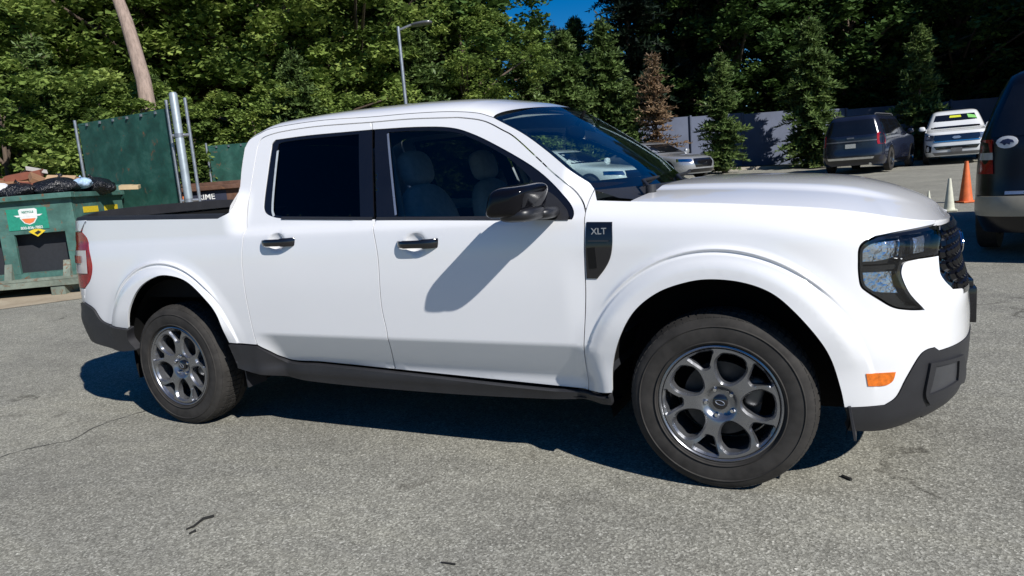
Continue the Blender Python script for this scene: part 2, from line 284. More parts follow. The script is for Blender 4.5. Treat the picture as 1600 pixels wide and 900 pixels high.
OUT = {"quarter":[[[-3.7364,1.2383],[-2.5932,1.1988]],[[-2.5932,1.1988],[-2.5158,1.2281],[-2.4985,1.279],[-2.5157,1.3285]],[[-2.5157,1.3285],[-2.5304,1.4582],[-2.5364,1.5688]],[[-2.5364,1.5688],[-2.5143,1.6084],[-2.4505,1.6335],[-2.3423,1.6572],[-2.0304,1.6617],[-1.6803,1.6431],[-1.4587,1.6342],[-1.2378,1.6185],[-1.0789,1.5946],[-0.988,1.5643]],[[-0.988,1.5643],[-0.8066,1.4638],[-0.622,1.3261],[-0.5015,1.2148]],[[-0.5015,1.2148],[-0.5049,1.1281]],[[-0.5049,1.1281],[-0.5222,1.1607],[-0.5603,1.203],[-0.6052,1.2459],[-0.6755,1.301],[-0.7471,1.3628],[-0.8656,1.4612],[-0.9341,1.5016],[-1.0357,1.5521],[-1.1547,1.5795],[-1.2324,1.588],[-1.4527,1.6058],[-1.6809,1.6146]],[[-1.6809,1.6146],[-2.0192,1.6306],[-2.2398,1.6297],[-2.3567,1.6209],[-2.4219,1.6032],[-2.4399,1.5671]],[[-2.4399,1.5671],[-2.439,1.4749],[-2.4344,1.3233],[-2.4256,1.1905],[-2.416,1.0936],[-2.4316,0.967],[-2.4314,0.8068],[-2.424,0.6428],[-2.4124,0.5104]],[[-2.4124,0.5104],[-2.6087,0.5175]],[[-2.6087,0.5175],[-2.6409,0.67],[-2.7247,0.7764],[-2.8446,0.8655],[-2.9782,0.8996],[-3.0897,0.8901],[-3.2278,0.8317],[-3.3426,0.7175],[-3.416,0.5804]],[[-3.416,0.5804],[-3.5447,0.5928],[-3.6586,0.6175],[-3.7416,0.6965],[-3.8446,0.7329]],[[-3.8446,0.7329],[-3.8044,0.8239]],[[-3.8044,0.8239],[-3.7286,0.8768],[-3.6927,0.9591],[-3.7165,1.0639],[-3.7354,1.126],[-3.7906,1.1662]],[[-3.7906,1.1662],[-3.7364,1.2383]]],"rear_door":[[[-2.4124,0.5104],[-2.424,0.6428],[-2.4314,0.8068],[-2.4316,0.967],[-2.416,1.0936],[-2.4256,1.1905],[-2.4344,1.3233],[-2.439,1.4749],[-2.4399,1.5671]],[[-2.4399,1.5671],[-2.4219,1.6032],[-2.3567,1.6209],[-2.2398,1.6297],[-2.0192,1.6306],[-1.6809,1.6146]],[[-1.6809,1.6146],[-1.6685,1.5755]],[[-1.6685,1.5755],[-1.7566,1.5781],[-2.0813,1.5874],[-2.3142,1.5862]],[[-2.3142,1.5862],[-2.3332,1.571],[-2.3352,1.5441],[-2.3276,1.3995],[-2.322,1.2704],[-2.3126,1.2274],[-2.2846,1.2033],[-2.2266,1.1845],[-2.1583,1.1751]],[[-2.1583,1.1751],[-1.579,1.1464]],[[-1.579,1.1464],[-1.5451,0.9747],[-1.5496,0.7357],[-1.5394,0.5712],[-1.5875,0.3926]],[[-1.5875,0.3926],[-2.0637,0.4115]],[[-2.0637,0.4115],[-2.2388,0.4103],[-2.3119,0.4339],[-2.3594,0.4743],[-2.4124,0.5104]]],"front_door":[[[-1.6809,1.6146],[-1.4527,1.6058],[-1.2324,1.588],[-1.1547,1.5795],[-1.0357,1.5521],[-0.9341,1.5016],[-0.8656,1.4612],[-0.7471,1.3628],[-0.6755,1.301],[-0.6052,1.2459],[-0.5603,1.203],[-0.5222,1.1607],[-0.5049,1.1281]],[[-0.5049,1.1281],[-0.5052,1.0373],[-0.5094,0.8992],[-0.5172,0.7394],[-0.5602,0.3534]],[[-0.5602,0.3534],[-1.5875,0.3926]],[[-1.5875,0.3926],[-1.5394,0.5712],[-1.5496,0.7357],[-1.5451,0.9747],[-1.579,1.1464]],[[-1.579,1.1464],[-0.5616,1.1035]],[[-0.5616,1.1035],[-0.5573,1.1205],[-0.5831,1.1642],[-0.6711,1.253],[-0.7678,1.3267],[-0.917,1.413],[-1.0773,1.4929],[-1.2138,1.5386],[-1.4073,1.5613],[-1.6685,1.5755]],[[-1.6685,1.5755],[-1.6809,1.6146]]],"rear_trim":[[[-1.6652,1.5783],[-1.7573,1.5813],[-2.0822,1.5907],[-2.3199,1.5901]],[[-2.3199,1.5901],[-2.3389,1.5749],[-2.3399,1.5445],[-2.3322,1.3998],[-2.3266,1.2707],[-2.3172,1.2277],[-2.2884,1.2003],[-2.2305,1.1815],[-2.1577,1.1719]],[[-2.1577,1.1719],[-1.5881,1.1439]],[[-1.5881,1.1439],[-1.6745,1.5761]]],"rear_glass":[[[-1.7537,1.5651],[-2.0779,1.5738],[-2.2513,1.5735]],[[-2.2513,1.5735],[-2.2859,1.5666],[-2.2928,1.5403],[-2.2625,1.2476]],[[-2.2625,1.2476],[-2.2391,1.2012],[-2.1828,1.1874]],[[-2.1828,1.1874],[-1.673,1.1611]],[[-1.673,1.1611],[-1.7537,1.5651]]],"front_trim":[[[-1.6571,1.5775],[-1.4078,1.5644],[-1.2143,1.5416],[-1.0777,1.4959],[-0.9173,1.4158],[-0.768,1.3294],[-0.6714,1.2557],[-0.5807,1.1666],[-0.5543,1.1203]],[[-0.5543,1.1203],[-0.5613,1.101],[-1.571,1.1431]],[[-1.571,1.1431],[-1.6571,1.5775]]],"front_glass":[[[-1.5714,1.5565],[-1.4048,1.5475],[-1.2115,1.5236],[-1.0855,1.4793],[-0.9247,1.3969],[-0.8194,1.3225],[-0.7551,1.2586],[-0.7069,1.192],[-0.6758,1.138],[-0.6631,1.1176]],[[-0.6631,1.1176],[-1.457,1.1527]],[[-1.457,1.1527],[-1.5714,1.5565]]],"front_fender":[[[-0.5015,1.2148],[-0.5049,1.1281]],[[-0.5049,1.1281],[-0.5052,1.0373],[-0.5094,0.8992],[-0.5172,0.7394],[-0.5602,0.3534]],[[-0.5602,0.3534],[-0.4296,0.3721]],[[-0.4296,0.3721],[-0.4129,0.4969],[-0.3669,0.6236],[-0.3011,0.7308],[-0.2054,0.8054],[-0.0953,0.845],[0.0001,0.8566],[0.1131,0.8439],[0.2091,0.8056],[0.2816,0.7372],[0.3515,0.6422],[0.395,0.5551],[0.4276,0.4377],[0.4447,0.3629]],[[0.4447,0.3629],[0.513,0.3631],[0.5861,0.3651]],[[0.5861,0.3651],[0.6255,0.3938],[0.6566,0.4597],[0.7046,0.5359],[0.7376,0.5573],[0.7781,0.56]],[[0.7781,0.56],[0.8038,0.5433]],[[0.8038,0.5433],[1.0493,0.5426]],[[1.0493,0.5426],[1.5013,0.555]],[[1.5013,0.555],[1.5013,0.72]],[[1.5013,0.72],[1.15,0.735],[0.8598,0.7651]],[[0.8598,0.7651],[0.8368,0.7945],[0.8295,0.8238],[0.8429,0.8525],[0.8598,0.888]],[[0.8598,0.888],[0.7468,0.8904]],[[0.7468,0.8904],[0.6888,0.8855],[0.6699,0.8669],[0.6622,0.8332],[0.6785,0.7692],[0.7275,0.7073]],[[0.7275,0.7073],[0.6677,0.7149],[0.6098,0.7304],[0.5571,0.7673],[0.5239,0.7951],[0.5096,0.8145],[0.5083,0.8467],[0.5111,0.899],[0.5158,0.9464],[0.5392,0.9696],[0.592,0.9854]],[[0.592,0.9854],[0.7065,0.992],[0.9194,0.9936]],[[0.9194,0.9936],[0.955,1.004]],[[0.955,1.002],[0.9,0.0]]],"headlight":[[[0.9158,0.9895],[0.7029,0.988],[0.5942,0.9808]],[[0.5942,0.9808],[0.5421,0.9649],[0.5201,0.9438],[0.5156,0.8987],[0.5127,0.8464],[0.5144,0.8165],[0.5286,0.7971],[0.5621,0.7715],[0.6125,0.7347],[0.668,0.7195],[0.7251,0.7123]],[[0.7251,0.7123],[0.6762,0.7695],[0.6573,0.8338],[0.6652,0.8697],[0.6839,0.8906],[0.7475,0.895]],[[0.7475,0.895],[0.8494,0.894]],[[0.8494,0.894],[0.9158,0.9895]]],"grille":[[[0.9244,0.9931],[0.955,1.0]],[[0.955,0.998],[1.1,0.988],[1.3,0.982],[1.5013,0.98]],[[1.5013,0.98],[1.5013,0.725]],[[1.5013,0.725],[1.15,0.74],[0.858,0.7701]],[[0.858,0.7701],[0.8428,0.7936],[0.8326,0.8234],[0.8463,0.8521],[0.864,0.8874]],[[0.864,0.8874],[0.9244,0.9931]]],"front_bumper":[[[0.4447,0.3629],[0.513,0.3631],[0.5861,0.3651]],[[0.5861,0.3651],[0.6255,0.3938],[0.6566,0.4597],[0.7046,0.5359],[0.7376,0.5573],[0.7781,0.56]],[[0.7781,0.56],[0.8038,0.5433]],[[0.8038,0.5433],[1.0493,0.5426]],[[1.0493,0.5426],[1.5013,0.552]],[[1.5013,0.552],[1.5013,0.235]],[[1.5013,0.235],[1.1,0.24],[0.7716,0.3174]],[[0.7716,0.3174],[0.8546,0.2487],[0.8165,0.2335],[0.6748,0.2487],[0.4914,0.2698]],[[0.4914,0.2698],[0.4447,0.3629]]],"fog":[[[0.7778,0.4917],[0.932,0.481]],[[0.932,0.481],[0.9454,0.3982]],[[0.9454,0.3982],[0.7572,0.3854]],[[0.7572,0.3854],[0.7778,0.4917]]],"fogout":[[[0.7504,0.5089],[0.9776,0.4931]],[[0.9776,0.4931],[1.0846,0.3628],[1.0031,0.3696]],[[1.0031,0.3696],[0.7732,0.3434]],[[0.7732,0.3434],[0.7391,0.3965],[0.7504,0.5089]]],"sill":[[[-2.6122,0.5097],[-2.4143,0.5031]],[[-2.4143,0.5031],[-2.362,0.4668],[-2.3158,0.4259],[-2.2434,0.402],[-2.0685,0.4032]],[[-2.0685,0.4032],[-1.589,0.3857],[-0.5612,0.347],[-0.4355,0.3688]],[[-0.4355,0.3688],[-0.4356,0.3187]],[[-0.4356,0.3187],[-1.2955,0.298],[-2.1834,0.3121],[-2.584,0.3742]],[[-2.584,0.3742],[-2.6122,0.5097]]],"rear_bumper":[[[-3.8446,0.7329],[-3.7416,0.6965],[-3.6586,0.6175],[-3.5447,0.5928],[-3.416,0.5804]],[[-3.416,0.5804],[-3.4461,0.5124],[-3.4014,0.4477]],[[-3.4014,0.4477],[-3.5599,0.4333],[-3.66,0.45],[-3.8,0.468],[-4.0,0.488],[-4.3,0.49],[-4.8265,0.49]],[[-4.8265,0.49],[-4.8265,0.62]],[[-4.8265,0.62],[-4.3,0.655],[-3.8424,0.7371]]],"tail_lamp":[[[-3.7906,1.1662],[-3.7354,1.126],[-3.7165,1.0639],[-3.6927,0.9591],[-3.7286,0.8768],[-3.8044,0.8239]],[[-3.8044,0.8239],[-4.3,0.82]],[[-4.3,0.82],[-4.3,1.17]],[[-4.3,1.17],[-3.7906,1.1662]]],"vent":[[[-0.4944,1.0878],[-0.3868,1.083]],[[-0.3868,1.083],[-0.3867,1.0003],[-0.3976,0.9442],[-0.4218,0.9005],[-0.4571,0.859]],[[-0.4571,0.859],[-0.5037,0.8594]],[[-0.5037,0.8594],[-0.5015,0.9778],[-0.4944,1.0878]]],"marker":[[[0.5116,0.4949],[0.6155,0.4917]],[[0.6155,0.4917],[0.6075,0.4607],[0.5872,0.4456],[0.5622,0.4429]],[[0.5622,0.4429],[0.5197,0.4469]],[[0.5197,0.4469],[0.5116,0.4949]]],"hl_a":[[[0.5312,0.8976],[0.5375,0.9357],[0.5883,0.9634],[0.7023,0.9726]],[[0.7023,0.9726],[0.6883,0.9107]],[[0.6883,0.9107],[0.6008,0.8965],[0.5312,0.8976]]],"hl_b":[[[0.7432,0.9704],[0.823,0.9748]],[[0.823,0.9748],[0.7993,0.9096]],[[0.7993,0.9096],[0.7339,0.908]],[[0.7339,0.908],[0.7432,0.9704]]],"hl_c":[[[0.5278,0.859],[0.6424,0.856]],[[0.6424,0.856],[0.6366,0.8198],[0.6462,0.7774]],[[0.6462,0.7774],[0.5606,0.79],[0.5318,0.8152],[0.5278,0.859]]],"pts":[[[-2.1866,1.0579],[-1.3379,1.0233],[-0.6817,1.1383],[-0.4858,1.0748],[-0.418,1.0368],[-3.8406,1.2374],[-0.4972,1.0905],[-2.3052,1.0638],[-2.0464,1.0559],[-1.4605,1.0293],[-1.1937,1.0214],[-2.3749,1.6192],[-1.0789,1.5946],[-2.4011,0.5796],[-1.5925,0.5137],[-0.5986,0.4753]]]}

FB2 = [[[0.4447, 0.3629], [0.513, 0.3631], [0.5861, 0.3651]], [[0.5861, 0.3651], [0.6255, 0.3938], [0.6566, 0.4597], [0.7046, 0.5359], [0.7376, 0.5573], [0.7781, 0.56]], [[0.7781, 0.56], [0.8038, 0.5433]], [[0.8038, 0.5433], [1.0493, 0.5426]], [[1.0493, 0.5426], [1.5013, 0.552]], [[1.5013, 0.552], [1.5013, 0.235]], [[1.5013, 0.235], [1.1, 0.24], [0.86, 0.262], [0.79, 0.29]], [[0.79, 0.29], [0.74, 0.262], [0.655, 0.252], [0.494, 0.2669]], [[0.4914, 0.2698], [0.4447, 0.3629]]]
LINES = {"shutR": [[-2.4124, 0.5104], [-2.424, 0.6428], [-2.4314, 0.8068], [-2.4316, 0.967], [-2.416, 1.0936], [-2.4256, 1.1905], [-2.4344, 1.3233], [-2.439, 1.4749]], "shutF": [[-0.5049, 1.1281], [-0.5052, 1.0373], [-0.5094, 0.8992], [-0.5172, 0.7394], [-0.5602, 0.3534]], "shutM": [[-1.5379, 0.4139], [-1.5395, 0.5712], [-1.5495, 0.7358], [-1.5451, 0.9747], [-1.579, 1.1464]]}

# ================================================================== panels cut from the body surface
def crom(pts, step):
    P = np.array(pts, float)
    if len(P) == 2:
        n = max(1, int(math.ceil(np.hypot(*(P[1]-P[0]))/step))); t = np.linspace(0, 1, n+1)[:, None]
        return P[0]*(1-t)+P[1]*t
    E = np.vstack([2*P[0]-P[1], P, 2*P[-1]-P[-2]]); out = [P[0]]
    for i in range(1, len(E)-2):
        a, b, c, d = E[i-1], E[i], E[i+1], E[i+2]
        n = max(1, int(math.ceil(np.hypot(*(c-b))/step)))
        for k in range(1, n+1):
            t = k/n
            out.append(.5*((2*b)+(-a+c)*t+(2*a-5*b+4*c-d)*t*t+(-a+3*b-3*c+d)*t**3))
    return np.array(out)
def outline(segs, step=.012):
    pts = []
    for sg in segs:
        c = crom(sg, step)
        for q in c:
            if not pts or np.hypot(*(q-pts[-1])) > step*.25: pts.append(q)
    if np.hypot(*(pts[0]-pts[-1])) < step*.25: pts.pop()
    P = np.array(pts); x, y = P[:, 0], P[:, 1]
    if np.sum(x*np.roll(y, -1)-np.roll(x, -1)*y) < 0: P = P[::-1]
    return P
def shrink(P, g, keep=None):
    a = np.roll(P, 1, 0); b = np.roll(P, -1, 0)
    e1 = P-a; e2 = b-P
    n1 = np.stack([-e1[:, 1], e1[:, 0]], 1); n2 = np.stack([-e2[:, 1], e2[:, 0]], 1)
    n1 /= np.linalg.norm(n1, axis=1, keepdims=True)+1e-12; n2 /= np.linalg.norm(n2, axis=1, keepdims=True)+1e-12
    n = n1+n2; l = np.linalg.norm(n, axis=1, keepdims=True); n = np.where(l > .2, n/np.maximum(l, .2), n1)
    k = 1/np.maximum(.5, np.abs((n*n1).sum(1)))
    d = n*(g*k)[:, None]
    if keep is not None: d[keep(P)] = 0
    return P+d
def inside(poly, q):
    x, y = q[:, 0][:, None], q[:, 1][:, None]; a = poly; b = np.roll(poly, -1, 0)
    c = ((a[:, 1] > y) != (b[:, 1] > y)) & (x < (b[:, 0]-a[:, 0])*(y-a[:, 1])/(b[:, 1]-a[:, 1]+1e-15)+a[:, 0])
    return (c.sum(1) % 2) == 1
def near(P, q, d):
    """which of q lie within d of the boundary points P"""
    out = np.zeros(len(q), bool)
    for i in range(0, len(q), 2000):
        b = q[i:i+2000]; out[i:i+2000] = (((b[:, None]-P[None])**2).sum(2).min(1) < d*d)
    return out
def cdt(P, h, holes=(), extra=None):
    lo, hi = P.min(0), P.max(0)
    gx, gy = np.meshgrid(np.arange(lo[0]+h/2, hi[0], h), np.arange(lo[1]+h/2, hi[1], h), indexing='ij')
    g = np.stack([gx.ravel(), gy.ravel()], 1)
    if extra is not None: 
        g = g[~near(extra, g, h*.45)]; g = np.vstack([g, extra])
    g = g[inside(P, g)]
    for H in holes: g = g[~inside(H, g)]
    B = np.vstack([P]+list(holes)); g = g[~near(B, g, h*.5)]
    V = np.vstack([B, g]); ed = []; n = 0
    for L in [P]+list(holes):
        ed += [(n+i, n+(i+1) % len(L)) for i in range(len(L))]; n += len(L)
    r = delaunay_2d_cdt([Vector(v) for v in V], ed, [], 0, 1e-7)
    V2 = np.array([tuple(v) for v in r[0]]); F = np.array([f for f in r[2] if len(f) == 3])
    c = V2[F].mean(1); ok = inside(P, c)
    for H in holes: ok &= ~inside(H, c)
    F = F[ok]
    a, b, d = V2[F[:, 0]], V2[F[:, 1]], V2[F[:, 2]]
    ar = (b[:, 0]-a[:, 0])*(d[:, 1]-a[:, 1])-(b[:, 1]-a[:, 1])*(d[:, 0]-a[:, 0])
    F = np.where(ar[:, None] < 0, F[:, ::-1], F)
    return V2, F[np.abs(ar) > 1e-9]
ARCH = []
for xw in (0., -3.076):
    for r_ in (.497, .512, .526, .536, .543, .5465, .550, .5535, .557, .561, .5655, .570, .575, .582, .592):
        for a_ in np.linspace(math.radians(8), math.radians(172), 110):
            ARCH.append((xw+r_*math.cos(a_), .36+r_*math.sin(a_)/.93))
for s_ in np.arange(-2.5, -.45, .012):
    for z_ in (.551, .563, .575, .587, .599): ARCH.append((s_, z_))
for hs_, hz_ in ((-2.182, 1.060), (-1.330, 1.028)):
    for q_ in (.15, .35, .55, .72, .86, .96, 1.04):
        for a_ in np.linspace(0, 2*PI, 36)[:-1]: ARCH.append((hs_+.056*q_*math.cos(a_), hz_+.046*q_*math.sin(a_)))
ARCH = np.array(ARCH)
def panel(name, segs, m, parent, off=0., thick=.012, h=.018, gap=.0028, holes=(), span=False, mirror=False, extra=False, label=None, lid=0.):
    """a sheet cut from the body surface: segs outline it in (length, height); span: both sides in one mesh meeting at the centre line"""
    P = outline(segs)
    cl = (lambda Q: np.abs(np.abs(Q[:, 0]-(SF+SR)/2)-(SF-SR)/2) < 2e-3) if span else None
    if gap: P = shrink(P, gap, cl)
    if span: P[:, 0] = np.where(np.abs(P[:, 0]-SF) < 3e-3, SF, np.where(np.abs(P[:, 0]-SR) < 3e-3, SR, P[:, 0]))
    H = [outline(x) for x in holes]
    V2, F = cdt(P, h, H, ARCH if extra else None)
    X = S(V2[:, 0], V2[:, 1]); nn = N(V2[:, 0], V2[:, 1])
    if callable(off): X = X+nn*off(V2[:, 0], V2[:, 1])[:, None]
    elif off: X = X+nn*off
    # edges used once are the rim
    cnt = {}
    for f in F:
        for a, b in ((f[0], f[1]), (f[1], f[2]), (f[2], f[0])):
            k = (min(a, b), max(a, b)); cnt.setdefault(k, []).append((a, b))
    rim = [v[0] for v in cnt.values() if len(v) == 1]
    if span:
        rim = [e for e in rim if not (min(abs(V2[e[0], 0]-SF), abs(V2[e[0], 0]-SR)) < 1e-3 and min(abs(V2[e[1], 0]-SF), abs(V2[e[1], 0]-SR)) < 1e-3)]
    V = [tuple(v) for v in X]; FF = [tuple(f) for f in F]
    if thick:
        ids = {}
        for a, b in rim:
            for q in (a, b):
                if q not in ids:
                    ids[q] = len(V); V.append(tuple(X[q]-nn[q]*thick))
        top = {}
        for a, b in rim:       # separate top ring so the edge stays crisp
            for q in (a, b):
                if q not in top: top[q] = len(V); V.append(tuple(X[q]))
            FF.append((top[b], top[a], ids[a], ids[b]))
    if span:
        n = len(V); V += [(x, -y, z) for x, y, z in V]; FF += [tuple(i+n for i in f[::-1]) for f in FF]
    def make(sign):
        me = bpy.data.meshes.new(name)
        VV = V if sign > 0 else [(x, -y, z) for x, y, z in V]; F2 = FF if sign > 0 else [f[::-1] for f in FF]
        me.from_pydata(VV, [], F2)
        if span:
            bm = bmesh.new(); bm.from_mesh(me); vs = [v for v in bm.verts if abs(v.co.y) < 2e-3]
            for v in vs: v.co.y = 0
            bmesh.ops.remove_doubles(bm, verts=vs, dist=2e-4); bm.to_mesh(me); bm.free()
        o = link(name, me, parent, [m]); me.polygons.foreach_set('use_smooth', [True]*len(me.polygons)); me.update()
        if label: o['label'] = label
        return o
    o = make(1)
    if mirror:
        o2 = make(-1)
        return o, o2
    return o
def ribbon(pts, w, off, n=2):
    """strip of the body surface along a path in (length, height)"""
    P = crom(pts, .02); d = np.gradient(P, axis=0); d /= np.linalg.norm(d, axis=1, keepdims=True); q = np.stack([-d[:, 1], d[:, 0]], 1)
    A = P+q*w; B = P-q*w; XA = S(A[:, 0], A[:, 1])+N(A[:, 0], A[:, 1])*off; XB = S(B[:, 0], B[:, 1])+N(B[:, 0], B[:, 1])*off
    V = [tuple(v) for v in XA]+[tuple(v) for v in XB]; k = len(P)
    return V, [(i, i+1, k+i+1, k+i) for i in range(k-1)]
def grid_obj(name, G, m, parent, sharp=None, both=False):
    """G: array (a, b, 3) of points"""
    a, b = G.shape[:2]; V = [tuple(v) for v in G.reshape(-1, 3)]
    F = [(i*b+j, (i+1)*b+j, (i+1)*b+j+1, i*b+j+1) for i in range(a-1) for j in range(b-1)]
    o = obj_from(name, V, F, m, parent, sharp=sharp); return o

# ================================================================== the white pickup
truck = empty('pickup_truck', (0, 0, 0), 0, 'large white four-door pickup with black mirror, parked side-on in the foreground', 'pickup truck')
W = M['white']
panel('quarter_panel', OUT['quarter'], W, truck, mirror=True, extra=True)
doors = []
def part_pair(a): return a
rd = panel('rear_door', OUT['rear_door'], W, truck, mirror=True, extra=True)
fd = panel('front_door', OUT['front_door'], W, truck, mirror=True, extra=True)
for k in (0, 1):
    pass
ff = OUT['front_fender']
# close the fender along the bonnet line
bon = [[s_, float(zsh(s_))] for s_ in np.arange(.93, -.46, -.05)]
ff2 = ff[:-1] + [[[.955, float(zsh(.955))]] + bon + [[-.47, float(zsh(-.47))]], [[-.47, float(zsh(-.47))], ff[0][0]]]
panel('front_body_panel', ff2, W, truck, span=True, extra=True, gap=.002)
# bonnet
def zc_hood(x): return tab(x, [-.5, -.2, 0, .377, .60, .70, .78, .82, .86], [1.205, 1.213, 1.208, 1.180, 1.135, 1.098, 1.05, 1.01, .995])
ns, nv = 110, 36; G = np.zeros((ns, nv, 3))
for i, s_ in enumerate(np.concatenate([np.linspace(-.33, .1, 22)[:-1], np.linspace(.1, SF, ns-21)])):
    b = S(s_, float(zsh(s_))-.001); nb = N(s_, float(zsh(s_)))
    xs = s_ if s_ < .1 else .1+(S(SF, .99)[0]-.1)*((s_-.1)/(SF-.1))
    if s_ < .1: xs = s_ + .13*sst((.1-s_)/.43)          # rear edge bows forward towards the middle
    for j in range(nv):
        v = (j/(nv-1))**1.35
        x = b[0]+(xs-b[0])*v; y = b[1]*(1-v)
        w_ = 1-(1-v)**2.4
        zb = b[2]
        zc = float(zc_hood(x))
        bulge = .012*float(sst((v-.30)/.10))*float(sst((.72-x)/.25))    # raised centre with a soft step
        z = zb*(1-w_)+(zc-.006)*w_+bulge*1.0
        G[i, j] = (x, y, z)
    # small gap to the fender
    inw = (G[i, 1]-G[i, 0]); inw /= np.linalg.norm(inw)+1e-9; G[i, 0] = G[i, 0]+inw*.0045
GG = np.concatenate([G, (G*[1, -1, 1])[:, ::-1][:, 1:]], 1)
rim_ = GG[:, :1].copy(); 
hood = grid_obj('bonnet', GG, W, truck)
mb = MB()
for sg in (1, -1):
    r0 = G[:, 0]*[1, sg, 1]; r1 = r0-[0, 0, .02]; r1 = r1*[1, 1, 1]
    k = len(r0); V = [tuple(v) for v in r0]+[tuple(v) for v in r1]
    mb.add(V, [(i, i+1, k+i+1, k+i) for i in range(k-1)])
mb.build('bonnet_edge', W, hood)
for sg in (1, -1):
    for key in (None, 'shutR', 'shutF', 'shutM'):
        V, F = ribbon([[s_, float(zsh(s_))-.004] for s_ in np.linspace(-.47, SF-.002, 60)], .02, -.022) if key is None else ribbon(LINES[key], .022, -.016)
        mb = MB(); mb.add([(x, y*sg, z) for x, y, z in V], F); mb.build('door_seal' if key else 'bonnet_seal', M['black'], truck, smooth=False)
# roof
def q_bez(p0, p1, p2, p3, t):
    t = t[:, None]; return p0*(1-t)**3+3*p1*t*(1-t)**2+3*p2*t*t*(1-t)+p3*t**3
RL = crom(OUT['quarter'][3], .02)      # rail from cab rear corner to the screen corner
nr = len(RL); Gr = np.zeros((nr, 30, 3))
zc_roof = lambda x: tab(x, [-2.56, -2.45, -2.2, -1.7, -1.2, -1.0, -.88], [1.63, 1.672, 1.712, 1.727, 1.700, 1.664, 1.628])
x0, x1 = RL[0][0], RL[-1][0]
for i, (s_, z_) in enumerate(RL):
    P0 = S(s_, z_); up = S(s_, z_+.01)-P0; up /= np.linalg.norm(up); up = up*.6+np.array([0, .8, .25])*.4; up /= np.linalg.norm(up)
    t_ = (s_-x0)/(x1-x0); xc = -2.57+(t_**1.0)*(2.57-.885)
    C_ = np.array([xc, 0, float(zc_roof(xc))])
    P1 = P0+up*.10*(.35+.65*min(1, 8*t_, 8*(1.02-t_))); P2 = np.array([P0[0]*.35+xc*.65, -.36, C_[2]-.004])
    Gr[i] = q_bez(P0, P1, P2, C_, np.linspace(0, 1, 30))
Gr = np.concatenate([Gr, (Gr*[1, -1, 1])[:, ::-1][:, 1:]], 1)
roof = grid_obj('roof', Gr, W, truck)
grid_obj('headliner', Gr-[0, 0, .045], M['liner'], truck)
mb = MB(); mb.lathe([(.001, .0), (.022, 0), (.018, .02), (.008, .05), (.001, .055)], c=(-2.42, .0, float(zc_roof(-2.42))-.004), n=14); mb.build('roof_antenna', W, roof)
# windscreen
EP = crom(OUT['quarter'][4], .03); ne = len(EP); Gw = np.zeros((ne, 40, 3))
for i, (s_, z_) in enumerate(EP):
    t_ = i/(ne-1); e = S(s_, z_)-N(s_, z_)*.006
    c = np.array([-.885+(.885-.345)*t_, 0, 1.628+(1.205-1.628)*t_+.018*math.sin(PI*t_)])
    for j in range(40):
        y = e[1]*(1-j/19.5); u = (y/e[1])**2
        Gw[i, j] = (c[0]+(e[0]-c[0])*u**1.25, y, c[2]+(e[2]-c[2])*u**1.1)
shield = grid_obj('windshield', Gw, M['glass_shield'], truck)
# black ceramic border of the screen, laid 2 mm inside it
Gi = Gw-[0.0, 0, .003]
mb = MB()
def strip(A, B):
    k = len(A); mb.add([tuple(v) for v in A]+[tuple(v) for v in B], [(i, i+1, k+i+1, k+i) for i in range(k-1)])
strip(Gi[:, 0], Gi[:, 0]*.955+Gi[:, 1]*.045+(Gi[:, 1]-Gi[:, 0])*.6); strip(Gi[:, -1], Gi[:, -1]+(Gi[:, -2]-Gi[:, -1])*.6)
strip(Gi[0], Gi[1]); strip(Gi[-1], Gi[-3])
mb.build('windshield_border', M['black_gloss'], shield, smooth=False)
# cowl: black tray between screen and bonnet, with two wipers
mb = MB(); k = 40; A = Gw[-1].copy(); B = np.zeros_like(A)
for j in range(k):
    y = A[j, 1]; u = abs(y)/.82
    xb = -.33+.13*(1-min(1, u)**1.2)+.012; B[j] = (xb if u < 1 else -.33, y*.995, float(np.interp(u, [0, 1], [1.205, 1.152])))
mid_ = (A+B)/2-[0, 0, .012]
for a_, b_ in ((A, mid_), (mid_, B)): strip(a_, b_)
cowl = mb.build('cowl', M['plastic'], truck)
for y0, y1 in ((-.62, .02), (.02, .60)):
    mb = MB(); b0 = Vector((-.30, y0, 1.195))
    mb.tube([b0, b0+Vector((-.06, .10, .035)), Vector((-.40, y1-.06, 1.235))], .008, 8); mb.tube([Vector((-.375, y0+.16, 1.213)), Vector((-.40, y1, 1.240))], .007, 8)
    mb.lathe([(.001, .02), (.022, .018), (.024, -.02)], c=b0, n=12); mb.build('wiper', M['plastic'], cowl)
# rear wall of the cab with its window
rear = crom(OUT['quarter'][1][:0] + [[-2.5158, 1.2281]] + OUT['quarter'][2][::1], .04)
Gb = np.zeros((len(rear), 24, 3))
for i, (s_, z_) in enumerate(rear):
    e = S(s_, z_)
    for j in range(24):
        v = 1-2*j/23; Gb[i, j] = (e[0]-.05*(1-abs(v)**3), e[1]*v, e[2]+(.012 if i == len(rear)-1 else 0)*(1-v*v))
bw = grid_obj('cab_rear_wall', Gb, W, truck)
lo_, hi_ = 2, len(rear)-2
grid_obj('rear_window', Gb[lo_:hi_+1, 3:21]-[.008, 0, 0], M['glass_dark'], bw)
# side windows
for nm in ('rear', 'front'):
    a = panel('window_trim', OUT[nm+'_trim'], M['black_gloss'], truck, off=-.004, thick=.006, gap=0, holes=[OUT[nm+'_glass']], mirror=True)
    b = panel('window_glass', OUT[nm+'_glass'], M['glass_dark' if nm == 'rear' else 'glass_front'], truck, off=-.008, thick=0, gap=-.003, mirror=True)
    for k, d in enumerate(rd if nm == 'rear' else fd):
        a[k].parent = d; b[k].parent = d
